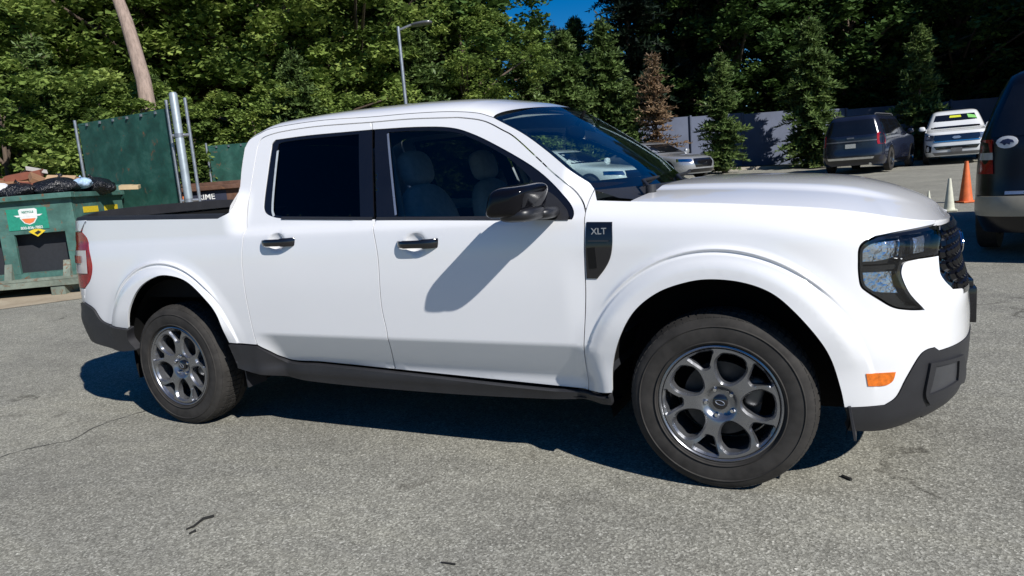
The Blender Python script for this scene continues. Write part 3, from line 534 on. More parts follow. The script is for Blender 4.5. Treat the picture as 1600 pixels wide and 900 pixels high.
# bright run channel at the front edge of the B pillar and belt moulding
for k, d in enumerate(rd): 
    mb = MB(); V, F = ribbon([[-2.24, 1.19], [-2.262, 1.25], [-2.288, 1.53]], .007, -.003); mb.add([(x, y*(1-2*k), z) for x, y, z in V], F)
    mb.build('window_channel', M['seat'], d, smooth=False)
for k, d in enumerate(fd):
    mb = MB(); V, F = ribbon([[-1.462, 1.16], [-1.572, 1.55]], .006, -.003); mb.add([(x, y*(1-2*k), z) for x, y, z in V], F)
    mb.build('window_channel', M['silver'], d, smooth=False)
for k, d in enumerate(list(rd)+list(fd)):
    sg = 1-2*(k % 2); mb = MB(); a_, b_ = ((-2.18, 1.1755), (-1.592, 1.1475)) if k < 2 else ((-1.57, 1.146), (-.575, 1.105))
    V, F = ribbon([a_, b_], .0065, .004); V2 = [(x, (y+.012), z) for x, y, z in V]; n_ = len(V)//2
    mb.add([(x, y*sg, z) for x, y, z in V], F)
    mb.add([(x, y*sg, z) for x, y, z in V[n_:]+V2[n_:]], F); mb.add([(x, y*sg, z) for x, y, z in V[:n_]+V2[:n_]], F)
    mb.build('belt_moulding', M['plastic'], d, smooth=False)
# lower cladding and bumpers
panel('sill_cladding', OUT['sill'], M['plastic'], truck, off=lambda s_, z_: .006+.026*sst((s_+2.44)/.30)*sst((-.455-s_)/.30)+.008*np.exp(-((z_-.36)/.02)**2), thick=.03, gap=0, mirror=True)
fb = panel('front_bumper', FB2, M['plastic'], truck, off=.004, thick=.04, gap=.001, span=True, holes=[])
rb = panel('rear_bumper', OUT['rear_bumper'], M['plastic'], truck, off=.012, thick=.05, gap=.001, span=True)
# inset fog bezels
f1, f2 = panel('fog_bezel', OUT['fogout'], M['plastic'], fb, off=.014, thick=.012, gap=0, holes=[OUT['fog']], mirror=True)
panel('fog_cover', OUT['fog'], mat('fog_cover_plastic', (.055, .056, .060), .42, 0, 0, .1, 9), fb, off=.006, thick=.0, gap=0, mirror=True)
panel('side_marker', OUT['marker'], M['amber'], truck, off=.003, thick=.006, gap=0, mirror=True)
# sill undersides and lower valance
mb = MB()
for sg in (1, -1):
    mb = MB(); A = np.array([S(x, .345)-[0, .024*float(sst((x+2.44)/.3)*sst((-.455-x)/.3)), 0] for x in np.linspace(-2.60, -.44, 20)])*[1, sg, 1]; A[:, 2] = np.linspace(.372, .318, 20)
    B = A*[1, .80, 1]-[0, 0, .02]; strip(A, B); mb.build('sill_underside', M['black'], truck, smooth=False)
# front lamps
for sg in (1, -1):
    hl = empty('headlight', (0, 0, 0), parent=truck)
    def sided(name, segs, m, off, thick=0, gap=0, h=.012, holes=()):
        o = panel(name, segs, m, hl, off=off, thick=thick, gap=gap, h=h, holes=holes)
        if sg < 0:
            me = o.data
            me.transform(Matrix.Scale(-1, 4, (0, 1, 0))); me.flip_normals()
        return o
    sided('lamp_housing', OUT['headlight'], M['black_gloss'], -.030, .0)
    sided('lamp_surround', OUT['headlight'], M['black_gloss'], .001, .03, holes=[[[list(q) for q in shrink(outline(OUT['headlight']), .010)]]])
    sided('reflector', OUT['hl_a'], M['reflector'], -.022, .012); sided('reflector', OUT['hl_b'], M['reflector'], -.018, .012); sided('reflector', OUT['hl_c'], M['reflector'], -.020, .012)
    for q in ([[.690, .972], [.672, .905]], [[.735, .972], [.726, .908]], [[.52, .875], [.66, .872]]):
        mb = MB(); V, F = ribbon(q, .008, -.008); mb.add([(x, y*sg, z) for x, y, z in V], F); mb.build('lamp_divider', M['black_gloss'], hl, smooth=False)
    sided('lamp_lens', OUT['headlight'], M['lens'], .003, 0)
# grille
gr = panel('grille', OUT['grille'], M['black_gloss'], truck, off=-.018, thick=.0, gap=0, span=True)
mb = MB()
for sg in (1, -1):
    for iz in range(6):
        for ix in range(14):
            s_ = .89+ix*.048+(.024 if iz % 2 else 0); z_ = .765+iz*.040
            if s_ > SF-.01 or not inside(outline(OUT['grille'], .02), np.array([[s_-.028, z_]]))[0] or not inside(outline(OUT['grille'], .02), np.array([[s_, z_+.02]]))[0]: continue
            ring = []
            for k in range(6):
                t = PI/6+k*PI/3
                for rr, oo in ((.026, -.010), (.019, .004), (.014, -.012)):
                    ss, zz = s_+rr*math.cos(t), z_+rr*.86*math.sin(t); v = S(ss, zz)+N(ss, zz)*oo; ring.append((v[0], v[1]*sg, v[2]))
            F = []
            for k in range(6):
                a, b = k*3, ((k+1) % 6)*3
                F += [(a, b, b+1, a+1), (a+1, b+1, b+2, a+2)]
            mb.add(ring, F)
mb.build('grille_mesh', M['black_gloss'], gr, sharp=30)
mb = MB()
for z_ in (.975, .748):
    for sg in (1, -1):
        V, F = ribbon([[s_, z_] for s_ in np.linspace(.93, SF, 12)], .010, .004); mb.add([(x, y*sg, z) for x, y, z in V], F)
mb.build('grille_bar', M['alloy_bright'], gr, smooth=False)
mb = MB(); mb.lathe([(.001, .0), (.9, .0), (.97, .06), (1, .0), (1.0, -.2)], axis='x', n=40); mb.V = [(S(SF, .865)[0]+.018+x*.03, y*.115, .865+z*.047) for x, y, z in mb.V]
mb.build('oval_badge', mat('badge_blue', (.01, .03, .12), .15, 0, 1), gr)
mb = MB(); mb.tube([(S(SF, .865)[0]+.020, .113*math.cos(t), .865+.045*math.sin(t)) for t in np.linspace(0, 2*PI, 41)], .004, 6, cap=False); mb.build('badge_ring', M['chrome'], gr)
# number plate bracket
mb = MB(); xb = S(SF, .6)[0]; mb.box((xb-.01, -.155, .535), (xb+.028, .155, .685)); mb.box((xb-.01, -.13, .675), (xb+.018, .13, .715)); pb = mb.build('plate_bracket', M['black_gloss'], truck, bevel=.006)
# side vent with its letters
vt = panel('fender_vent', OUT['vent'], M['black_gloss'], truck, off=.004, thick=.01, gap=0, mirror=True)
for k, o in enumerate(vt):
    sg = 1-2*k
    mb = MB()
    for i in range(2):
        pass
    V, F = ribbon([[-.478, .985], [-.474, .90]], .016, .0065); mb.add([(x, y*sg, z) for x, y, z in V], F)
    mb.build('vent_slot', M['black'], o, smooth=False)
    for q in ([[-.487, 1.012], [-.400, 1.010]], ):
        mb = MB(); V, F = ribbon(q, .0025, .009); mb.add([(x, y*sg, z) for x, y, z in V], F); mb.build('vent_bar', M['plastic'], o, smooth=False)
    c = S(-.442, 1.048)+N(-.442, 1.048)*.006
    fr = frame_at((c[0], c[1]*sg, c[2]), (sg, 0, -.015), (0, 0, 1))
    text_obj('trim_letters', 'XLT', .036, M['silver'], fr, o, .0008, True)
# door handles
def handle(s0, z0, sg, parent):
    c = Vector((s0, S(s0, z0)[1], z0)); 
    cup = MB(); n = 28
    # recess cup: a shallow dish drawn on the door skin
    h_ = empty('door_handle', (0, 0, 0), parent=parent)
    mb = MB(); L = .118
    prof = []
    for i in range(25):
        t = -1+2*i/24; x = c.x+t*L; bow = .047*(1-abs(t)**4)+.004
        hh = .0185+.0035*(t > .35)-.002*(t < -.5)
        prof.append((x, c.y-bow, hh))
    V, F = [], []
    for x, y, hh in prof:
        for k in range(10):
            a = 2*PI*k/10; V.append((x, (y+.008*math.cos(a)), z0+hh*math.copysign(abs(math.sin(a))**.6, math.sin(a))))
    for i in range(24):
        for k in range(10): F.append((i*10+k, i*10+(k+1) % 10, (i+1)*10+(k+1) % 10, (i+1)*10+k))
    F += [tuple(range(10))[::-1], tuple(range(240, 250))]
    mb.add([(x, y*sg, z) for x, y, z in V], F)
    mb.build('handle_grip', M['black_gloss'], h_)
for k in (0, 1):
    handle(-2.170, 1.058, 1-2*k, rd[k]); handle(-1.318, 1.026, 1-2*k, fd[k])
# mirrors
for sg in (1, -1):
    mr = empty('side_mirror', (0, 0, 0), parent=fd[0 if sg == 1 else 1])
    mb = MB(); mb.sell((-.715, -1.068, 1.197), (.082, .114, .066), 4.2, 40, 24)
    V = []
    for x, y, z in mb.V:      # pull the housing into its wedge
        t = (y+1.18)/.224
        z = 1.197+(z-1.197)*(1.0-.08*(1-t)) + .008*(t-.5); x = x+.035*(t-.5) + .02*(z-1.197)/.067
        V.append((x, y*sg, z))
    mb.V = V; mb.build('mirror_cap', M['black_cap'], mr)
    mb = MB(); mb.sell((-.700, -1.060, 1.145), (.076, .104, .030), 3.2, 32, 14); mb.V = [(x, y*sg, z) for x, y, z in mb.V]; mb.build('mirror_base', M['black_base'], mr)
    mb = MB(); mb.sell((-.660, -.945, 1.138), (.058, .085, .026), 2.8, 24, 12); mb.V = [(x, y*sg, z) for x, y, z in mb.V]; mb.build('mirror_arm', M['black_base'], mr)
    mb = MB(); mb.box((-.800, -1.15, 1.155), (-.797, -1.0, 1.235)); mb.V = [(x+.01, y*sg, z) for x, y, z in mb.V]; mb.build('mirror_glass', M['chrome'], mr)
    mb = MB(); V, F = ribbon([[-.676, 1.125], [-.708, 1.188], [-.757, 1.255]], .004, .002); mb.add([(x, y*sg, z) for x, y, z in V], F); mb.build('quarter_divider', M['plastic'], mr, smooth=False)
    sail = [[[-.735, 1.245], [-.66, 1.205], [-.60, 1.148], [-.577, 1.112]], [[-.577, 1.112], [-.668, 1.1185]], [[-.668, 1.1185], [-.69, 1.16], [-.735, 1.245]]]
    o = panel('mirror_sail', sail, M['plastic'], mr, off=.001, thick=.006, gap=0)
    if sg < 0: o.data.transform(Matrix.Scale(-1, 4, (0, 1, 0))); o.data.flip_normals()
# tail lamps
for k, o in enumerate(panel('tail_lamp', OUT['tail_lamp'], M['red_lens'], truck, off=.002, thick=.02, gap=0, mirror=True)):
    sg = 1-2*k
    mb = MB(); V, F = ribbon([[-3.74, .985], [-4.20, .985]], .070, .006); mb.add([(x, y*sg, z) for x, y, z in V], F); rv = mb.build('reverse_lens', mat('pale_lens', (.55, .50, .50), .15, 0, 1, .1, 20), o, smooth=False)
    mb = MB(); V, F = ribbon([[-3.80, 1.0], [-4.10, 1.0]], .022, .009); mb.add([(x, y*sg, z) for x, y, z in V], F); mb.build('red_insert', M['red_lens'], o, smooth=False)
# tailgate
tg = panel('tailgate', [[[-4.315, .66], [-4.315, 1.243]], [[-4.315, 1.243], [SR, 1.25]], [[SR, 1.25], [SR, .63]], [[SR, .63], [-4.315, .66]]], W, truck, span=True)
CORN = [[[-3.735, 1.2383], [-3.81, 1.172]], [[-3.81, 1.172], [-4.31, 1.176]], [[-4.31, 1.176], [-4.31, 1.243]], [[-4.31, 1.243], [-3.735, 1.2383]]]
panel('corner_panel', CORN, W, truck, mirror=True, gap=.001)
COR2 = [[[-3.84, .735], [-3.81, .820]], [[-3.81, .820], [-4.31, .816]], [[-4.31, .816], [-4.31, .66]], [[-4.31, .66], [-3.84, .735]]]
panel('corner_panel', COR2, W, truck, mirror=True, gap=.001)
# bed: rails with black caps, liner walls, floor
mb = MB()
for sg in (1, -1):
    ss = np.concatenate([np.linspace(-2.56, -3.7, 30), np.linspace(-3.75, -4.31, 12)]); A = []
    for s_ in ss:
        zt = float(np.interp(s_, [-3.74, -2.60], [1.2383, 1.1995])) ; A.append((S(s_, zt), zt))
    rows = []
    for v, zt in A:
        y = abs(v[1]); rows.append([(v[0], -(y-.004), zt-.002), (v[0], -(y-.010), zt+.016), (v[0], -(y-.030), zt+.022), (v[0], -(y-.085), zt+.020), (v[0], -(y-.095), zt+.008), (v[0], -(y-.095), zt-.06)])
    V = [(x, y*sg, z) for r_ in rows for x, y, z in r_]; c_ = 6
    mb.add(V, [(i*c_+j, (i+1)*c_+j, (i+1)*c_+j+1, i*c_+j+1) for i in range(len(rows)-1) for j in range(c_-1)])
mb.build('bed_rail_cap', M['plastic'], truck, sharp=35)
mb = MB()
mb.box((-4.07, -.72, .745), (-2.60, .72, .765))
for sg in (1, -1):
    mb.box((-3.86, sg*.795-.008, .75), (-2.58, sg*.795+.008, 1.19)); mb.hexa([(-4.05, sg*.69, .75), (-4.04, sg*.71, .75), (-3.85, sg*.80, .75), (-3.86, sg*.785, .75)], [(-4.05, sg*.69, 1.2), (-4.04, sg*.71, 1.2), (-3.85, sg*.80, 1.2), (-3.86, sg*.785, 1.2)])
mb.box((-2.615, -.79, .75), (-2.60, .79, 1.22)); mb.box((-4.055, -.70, .75), (-4.03, .70, 1.225))
for i in range(14): mb.box((-4.0, -.66+i*.1, .765), (-2.62, -.63+i*.1, .775))
mb.build('bed_liner', M['black'], truck, smooth=False)
mb = MB(); yy = np.linspace(-.74, .78, 24); zt = 1.250+.046*(1-((yy-.02)/.78)**4)
for i in range(23):
    a_, b_ = yy[i], yy[i+1]; xa, xb_ = (-4.072+.10*max(0, (abs(a_)-.60)/.18)**2, -4.072+.10*max(0, (abs(b_)-.60)/.18)**2)
    mb.hexa([(xa, a_, 1.232), (xa+.06, a_, 1.232), (xb_+.06, b_, 1.232), (xb_, b_, 1.232)], [(xa, a_, zt[i]), (xa+.06, a_, zt[i]), (xb_+.06, b_, zt[i+1]), (xb_, b_, zt[i+1])])
mb.build('tailgate_cap', M['plastic'], truck, sharp=35)

# wheels ----------------------------------------------------------
TR = .356
def make_wheel():
    """wheel facing -y, centred at the origin"""
    w_ = empty('wheel', (0, 0, 0))
    mb = MB(); t = .1125
    prof = [(.232, .085), (.236, -.085+.012), (.236, -.100), (.243, -.107), (.262, -.1125), (.295, -.1155), (.322, -.111), (.3385, -.102), (.348, -.092), (.3535, -.078), (.356, -.055), (.3565, 0), (.356, .055), (.3535, .078), (.348, .092), (.322, .111), (.262, .1125), (.236, .100), (.232, .085)]
    mb.lathe([(r, h) for r, h in prof], axis='y', n=96)
    # shoulder blocks and ribs
    for k in range(72):
        a0 = 2*PI*k/72; a1 = a0+2*PI/72*.74
        for (ra, ya, rb, yb) in ((.3465, -.097, .3605, -.058), (.3605, -.050, .3612, -.018), (.3612, -.010, .3612, .022), (.3605, .030, .3465, .097)):
            def pt(r, y, a, d=0): return ((r-d)*math.cos(a), y, (r-d)*math.sin(a))
            sk = .02
            mb.hexa([pt(ra, ya, a0, .010), pt(rb, yb, a0+sk, .010), pt(rb, yb, a1+sk, .010), pt(ra, ya, a1, .010)], [pt(ra, ya, a0), pt(rb, yb, a0+sk), pt(rb, yb, a1+sk), pt(ra, ya, a1)])
    # raised bead and lettering band
    for rr in (.250, .312): mb.lathe([(rr-.004, -.1125), (rr, -.1172), (rr+.004, -.1125)], axis='y', n=96)
    ty = mb.build('tyre', M['rubber'], w_, sharp=28)
    # barrel and lip
    mb = MB(); mb.lathe([(.238, -.098), (.2365, -.106), (.231, -.108), (.226, -.104), (.2235, -.090), (.214, -.060), (.205, -.03), (.203, .09), (.225, .10)], axis='y', n=96)
    mb.build('rim_barrel', M['alloy'], w_, sharp=50)
    # spoked face
    R1 = .222
    outer = [[[R1*math.cos(t), R1*math.sin(t)] for t in np.linspace(0, 2*PI, 121)[:-1]]]
    holes = []
    def polar(pts): return [[r*math.cos(a), r*math.sin(a)] for a, r in pts]
    def rounded(pts, rad=.012):
        P = [Vector(p) for p in pts]; out = []
        for i in range(len(P)):
            a, b, c = P[i-1], P[i], P[(i+1) % len(P)]; u = (a-b).normalized(); v = (c-b).normalized(); d = min(rad, .4*(a-b).length, .4*(c-b).length)
            p0, p1 = b+u*d, b+v*d
            for t in (0, .25, .5, .75, 1): out.append(list(p0*(1-t)**2+b*2*t*(1-t)+p1*t*t))
        return out
    D = math.radians
    for k in range(5):
        c0 = D(90+72*k)      # rounded window between two spokes
        pts = [(c0-D(12), .203), (c0, .206), (c0+D(12), .203), (c0+D(20), .172), (c0+D(21.5), .136), (c0+D(18), .104), (c0+D(9), .084), (c0-D(9), .084), (c0-D(18), .104), (c0-D(21.5), .136), (c0-D(20), .172)]
        holes.append([rounded(polar(pts), .014)])
        c1 = c0+D(36)        # wedge where the spoke forks before the rim
        pts = [(c1-D(13.5), .213), (c1, .215), (c1+D(13.5), .213), (c1+D(4.5), .146), (c1-D(4.5), .146)]
        holes.append([rounded(polar(pts), .006)])
    P = outline(outer, .005); H = [outline(h_, .005) for h_ in holes]
    ringp = []
    for h_ in H: ringp += [tuple(q) for q in shrink(h_, -.0075)]
    V2, F = cdt(P, .0065, H, np.array(ringp))
    # face relief: dished towards the hub, each arm ridged
    r = np.hypot(V2[:, 0], V2[:, 1]); B = np.vstack(H)
    dist = np.sqrt(((V2[:, None]-B[None])**2).sum(2).min(1))
    y = -.086-.006*sst((r-.05)/.05)-.010*sst((r-.15)/.06)+.016*sst((.075-r)/.03)
    y = y+.010*(1-np.clip(dist/.0075, 0, 1))+.004*(1-sst((r-.10)/.05))*0
    V = [(a, yy, b) for (a, b), yy in zip(V2, y)]; FF = [tuple(f) for f in F]
    cnt = {}
    for f in F:
        for a, b in ((f[0], f[1]), (f[1], f[2]), (f[2], f[0])): cnt.setdefault((min(a, b), max(a, b)), []).append((a, b))
    ids = {}
    for v in cnt.values():
        if len(v) == 1:
            a, b = v[0]
            for q in (a, b):
                if q not in ids: ids[q] = len(V); V.append((V[q][0]*.985, V[q][1]+.034, V[q][2]*.985))
            FF.append((b, a, ids[a], ids[b]))
    obj_from('wheel_spokes', V, FF, None, w_, sharp=24, mats=[M['alloy'], M['alloy_wall']], idx=[0]*len(F)+[1]*(len(FF)-len(F)))
    mb = MB(); mb.lathe([(.001, -.083), (.024, -.083), (.029, -.079), (.030, -.066)], axis='y', n=32); cap = mb.build('hub_cap', M['black_gloss'], w_)
    mb = MB(); mb.tube([(.0175*math.cos(t), -.0845, .0085*math.sin(t)) for t in np.linspace(0, 2*PI, 25)], .0013, 5, cap=False); mb.build('hub_badge', M['silver'], cap)
    for k in range(5):
        a = D(90+36+72*k)
        mb = MB(); mb.lathe([(.001, -.088), (.007, -.088), (.0095, -.085), (.0105, -.070)], axis='y', n=6, c=(.054*math.cos(a), 0, .054*math.sin(a))); mb.build('wheel_nut', M['chrome'], w_, smooth=False)
    mb = MB(); mb.lathe([(.03, -.02), (.150, -.02), (.152, -.005), (.150, .008), (.03, .008)], axis='y', n=64); mb.build('brake_disc', M['brake'], w_)
    mb = MB(); mb.lathe([(.001, -.060), (.060, -.060), (.066, -.02)], axis='y', n=40); mb.sell((.11, -.025, .07), (.035, .03, .06), 3, 20, 12); mb.build('brake_hub', mat('caliper_iron', (.12, .12, .12), .5, .7), w_)
    mb = MB(); mb.lathe([(.2, .09), (.001, .09)], axis='y', n=40); mb.build('wheel_back', M['black'], w_)
    return w_
wheel0 = make_wheel(); index_kids()
wheel0.parent = truck; wheel0.location = (0, -.792, TR); wheel0.rotation_euler = (0, D_ if False else math.radians(17), math.radians(2.4))
for (x, sg, st) in ((-3.076, 1, 0), (0, -1, 2.4), (-3.076, -1, 0)):
    c = copy_tree(wheel0, truck); c.location = (x, -.792*sg, TR+(.0 if x == 0 else .0))
    c.rotation_euler = (0, math.radians(random.uniform(0, 70) if sg < 0 else 39), math.radians(st)+(0 if sg > 0 else PI))
# wheel wells, underbody, flaps
mb = MB()
for xw in (0, -3.076):
    for sg in (1, -1):
        V, F = [], []; n = 40
        for yy in (-.842, -.50):
            for k in range(n+1):
                a = math.radians(-14)+math.radians(208)*k/n; V.append((xw+.462*math.cos(a), yy*sg, .365+.500*math.sin(a)))
        k = n+1; F = [(i, i+1, k+i+1, k+i) for i in range(n)]; F.append(tuple(range(k, 2*k))); mb = MB(); mb.add(V, F); mb.build('wheel_liner', M['black'], truck)
mb = MB(); mb.box((-2.56, -.78, .30), (-.50, .78, .36)); mb.box((-3.9, -.48, .34), (.66, .48, .44)); mb.box((-3.98, -.74, .47), (-3.56, .74, .76))
mb.tube([(-3.5, .3, .33), (-3.9, .35, .36)], .07, 12); mb.tube([(-3.076, -.7, .36), (-3.076, .7, .36)], .06, 10); mb.tube([(0, -.7, .33), (0, .7, .33)], .05, 10)
mb.build('underbody', M['black'], truck)
for (x, z0, z1, sg) in ((.462, .37, .245, 1), (-2.575, .39, .255, 1), (.462, .37, .245, -1), (-2.575, .39, .255, -1)):
    mb = MB(); mb.hexa([(x-.004+.018, -.875*sg, z1), (x+.004+.018, -.875*sg, z1), (x+.004+.018, -.74*sg, z1), (x-.004+.018, -.74*sg, z1)], [(x-.004, -.868*sg, z0), (x+.004, -.868*sg, z0), (x+.004, -.72*sg, z0), (x-.004, -.72*sg, z0)])
    mb.build('mud_flap', M['plastic'], truck, smooth=False)
# cabin
mb = MB(); mb.box((-2.50, -.80, .44), (-.45, .80, .50)); mb.box((-.62, -.78, .50), (-.50, .78, 1.10)); mb.box((-2.50, -.78, .50), (-2.46, .78, 1.15)); mb.build('cabin_floor', M['seat_dark'], truck, smooth=False)
mb = MB()
for sg in (1, -1): mb.box((-2.45, sg*.80-.01, .45), (-.55, sg*.80+.01, 1.10))
mb.build('door_card', M['seat_dark'], truck, smooth=False)
mb = MB(); mb.sell((-.62, 0, 1.05), (.20, .76, .125), 3.2, 48, 16); mb.sell((-.75, -.02, .75), (.35, .14, .22), 4, 24, 12); mb.box((-.50, -.75, .6), (-.40, .75, 1.13)); mb.build('dashboard', M['seat_dark'], truck)
def seat(x, y, w=.25):
    s_ = empty('seat', (x, y, 0), parent=truck)
    mb = MB(); mb.sell((.0, 0, .70), (.27, w, .10), 3.2, 32, 16); mb.build('cushion', M['seat'], s_)
    mb = MB(); mt = Matrix.Rotation(math.radians(-14), 4, 'Y'); mb.sell((-.29, 0, .98), (.085, w*.95, .32), 2.8, 32, 18, mt); mb.build('backrest', M['seat'], s_)
    mb = MB(); mb.sell((-.385, 0, 1.375), (.055, .13 if w < .4 else .4, .095), 2.8, 28, 14, mt); mb.tube([(-.36, -.05, 1.25), (-.37, -.05, 1.38)], .008, 8); mb.tube([(-.36, .05, 1.25), (-.37, .05, 1.38)], .008, 8); mb.build('headrest', M['seat'], s_)
for y in (-.38, .38): seat(-1.25, y)
seat(-2.12, 0, .66)
mb = MB(); cw = Vector((-.86, .38, 1.03)); mt = Matrix.Rotation(math.radians(-64), 4, 'Y')
ring = [cw+mt @ Vector((.185*math.cos(t), .185*math.sin(t), 0)) for t in np.linspace(0, 2*PI, 41)]
mb.tube(ring, .016, 8, cap=False); mb.sell(cw, (.06, .07, .03), 2.5, 20, 10, mt)
for t in (0.2, PI-.2, -PI/2): mb.tube([cw, cw+mt @ Vector((.18*math.cos(t), .18*math.sin(t), 0))], .014, 6)
mb.tube([cw, cw+Vector((.25, 0, -.1))], .03, 8); mb.build('steering_wheel', M['black'], truck)
mb = MB(); mb.sell((-.86, 0, 1.50), (.018, .12, .032), 3.5, 24, 12); mb.tube([(-.86, 0, 1.52), (-.80, 0, 1.60)], .01, 6); mb.build('inside_mirror', M['black'], truck)
for sg in (1, -1):
    mb = MB(); mb.tube([(-1.62, -.655*sg, 1.56), (-1.575, -.69*sg, 1.45), (-1.53, -.725*sg, 1.3), (-1.49, -.765*sg, 1.14)], [.022, .020, .018, .022], 8); mb.build('seat_belt', M['liner'], truck)
# inspection stickers on the screen
mb = MB(); P_ = Gw[3:7, 30:34].copy()-[0, 0, .004]; V = [tuple(v) for v in P_.reshape(-1, 3)]; mb.add(V, [(i*4+j, (i+1)*4+j, (i+1)*4+j+1, i*4+j+1) for i in range(3) for j in range(3)])
mb.build('windshield_sticker', mat('orange_paper', (.75, .10, .03), .6), shield, smooth=False)

# ================================================================== ground
CX, CY = .5, -3.6
def gz(x, y):
    """the lot lies level round the pickup and rises gently beyond it"""
    x = np.asarray(x, float); y = np.asarray(y, float)
    r = np.hypot(x-CX, y-CY); az = np.degrees(np.arctan2(x-CX, y-CY))
    k = tab(az, [-180, -110, -75, -40, -22, -12, 0, 90, 180], [.004, .008, .016, .026, .034, .031, .020, .008, .004])
    t = np.clip((r-5)/4, 0, 1); base = np.where(r > 9, np.minimum(r, 60)-7, 2*t**2*1.0)
    return k*base
na, nrr = 180, 90
rr = np.concatenate([[0.01], np.geomspace(.8, 400, nrr)]); V = []; F = []
for i, r_ in enumerate(rr):
    a = np.linspace(0, 2*PI, na, endpoint=False); x = CX+r_*np.sin(a); y = CY+r_*np.cos(a); z = gz(x, y)
    V += list(zip(x, y, z))
for i in range(len(rr)-1):
    for k in range(na): F.append((i*na+k, i*na+(k+1) % na, (i+1)*na+(k+1) % na, (i+1)*na+k))
F = [f[::-1] for f in F]
def asphalt():
    m, nt, b = new_mat('worn_asphalt'); v = objvec(nt)
    vo = nd(nt, "ShaderNodeTexVoronoi"); vo.inputs["Scale"].default_value = 135; nt.links.new(v, vo.inputs["Vector"])
    agg = ramp(nt, vo.outputs["Color"], [(0, (.13, .126, .112)), (.30, (.21, .204, .182)), (.62, (.30, .292, .262)), (.85, (.44, .43, .39)), (1, (.66, .645, .60))])
    n1 = noise(nt, 260, 3, .7, v); fine = ramp(nt, n1, [(.35, (.58, .58, .57)), (.62, (1.10, 1.10, 1.08))])
    c = mixc(nt, 1, agg, fine, 'MULTIPLY')
    n2 = noise(nt, .55, 6, .65, v, .6); patch = ramp(nt, n2, [(.28, (.86, .855, .83)), (.5, (1.05, 1.045, 1.0)), (.72, (1.22, 1.21, 1.14))])
    c = mixc(nt, 1, c, patch, 'MULTIPLY')
    n3 = noise(nt, 6, 5, .6, v); c = mixc(nt, 1, c, ramp(nt, n3, [(.3, (.88, .88, .88)), (.7, (1.07, 1.07, 1.06))]), 'MULTIPLY')
    # oil drips and dark spots
    n5 = noise(nt, 2.6, 2, .5, v, 1.2); spots = ramp(nt, n5, [(.70, (1, 1, 1)), (.76, (.70, .69, .68))]); c = mixc(nt, 1, c, spots, 'MULTIPLY')
    mp = nd(nt, "ShaderNodeMapping"); mp.inputs["Scale"].default_value = (.35, 1.9, 1); mp.inputs["Rotation"].default_value = (0, 0, .35); nt.links.new(v, mp.inputs[0])
    n6 = noise(nt, 1.4, 5, .62, mp.outputs[0], .4); c = mixc(nt, 1, c, ramp(nt, n6, [(.34, (.90, .895, .89)), (.50, (1.0, 1.0, 1.0)), (.68, (1.06, 1.055, 1.03))]), 'MULTIPLY')
    # hairline cracks
    vc = nd(nt, "ShaderNodeTexVoronoi", feature='DISTANCE_TO_EDGE'); vc.inputs["Scale"].default_value = .16
    dv = nd(nt, "ShaderNodeVectorMath", operation='ADD'); dn = nd(nt, "ShaderNodeTexNoise"); dn.inputs["Scale"].default_value = 1.1; dn.inputs["Detail"].default_value = 6
    nt.links.new(v, dn.inputs["Vector"]); sc_ = nd(nt, "ShaderNodeVectorMath", operation='SCALE'); sc_.inputs[3].default_value = 1.6
    nt.links.new(dn.outputs["Color"], sc_.inputs[0]); nt.links.new(v, dv.inputs[0]); nt.links.new(sc_.outputs[0], dv.inputs[1]); nt.links.new(dv.outputs[0], vc.inputs["Vector"])
    lt = ramp(nt, vc.outputs["Distance"], [(0, (0, 0, 0)), (.0008, (1, 1, 1))])
    br = ramp(nt, noise(nt, .9, 3, .6, v), [(.52, (1, 1, 1)), (.60, (0, 0, 0))])   # cracks fade in and out
    mxl = mixc(nt, 1, lt, br, 'LIGHTEN')
    c = mixc(nt, 1, c, ramp(nt, mxl, [(0, (.40, .39, .38)), (1, (1, 1, 1))]), 'MULTIPLY')
    nt.links.new(c, b.inputs["Base Color"]); b.inputs["Roughness"].default_value = .88; b.inputs["Specular IOR Level"].default_value = .25
    h = mixc(nt, .5, vo.outputs["Distance"], n1); bump(nt, b, h, .55, .004)
    return m
ASPH = asphalt()
g = obj_from('ground', V, F, ASPH); tag(g, kind='structure')
# pale concrete apron under the skips
def sheet(name, poly, m, lift=.004, step=.5):
    P = outline([[list(poly[i]), list(poly[(i+1) % len(poly)])] for i in range(len(poly))], step); V2, F = cdt(P, step)
    z = gz(V2[:, 0], V2[:, 1])+lift
    return obj_from(name, [(x, y, zz) for (x, y), zz in zip(V2, z)], [tuple(f) for f in F], m)
def conc():
    m, nt, b = new_mat('dusty_concrete'); v = objvec(nt)
    c = ramp(nt, noise(nt, 1.3, 7, .65, v, .5), [(.25, (.24, .185, .12)), (.5, (.36, .29, .20)), (.75, (.46, .39, .28))])
    c = mixc(nt, 1, c, ramp(nt, noise(nt, 60, 3, .6, v), [(.3, (.82, .82, .82)), (.7, (1.08, 1.08, 1.08))]), 'MULTIPLY')
    nt.links.new(c, b.inputs["Base Color"]); b.inputs["Roughness"].default_value = .92; bump(nt, b, noise(nt, 40, 4, .6, v), .3, .004)
    return m
CONC = conc()
pad = sheet('concrete_pad', [(-15.5, -.6), (-10.03, 1.298), (-9.205, 2.445), (-6.2, 4.0), (-7.0, 9.5), (-19, 9)], CONC, .006); tag(pad, kind='structure')
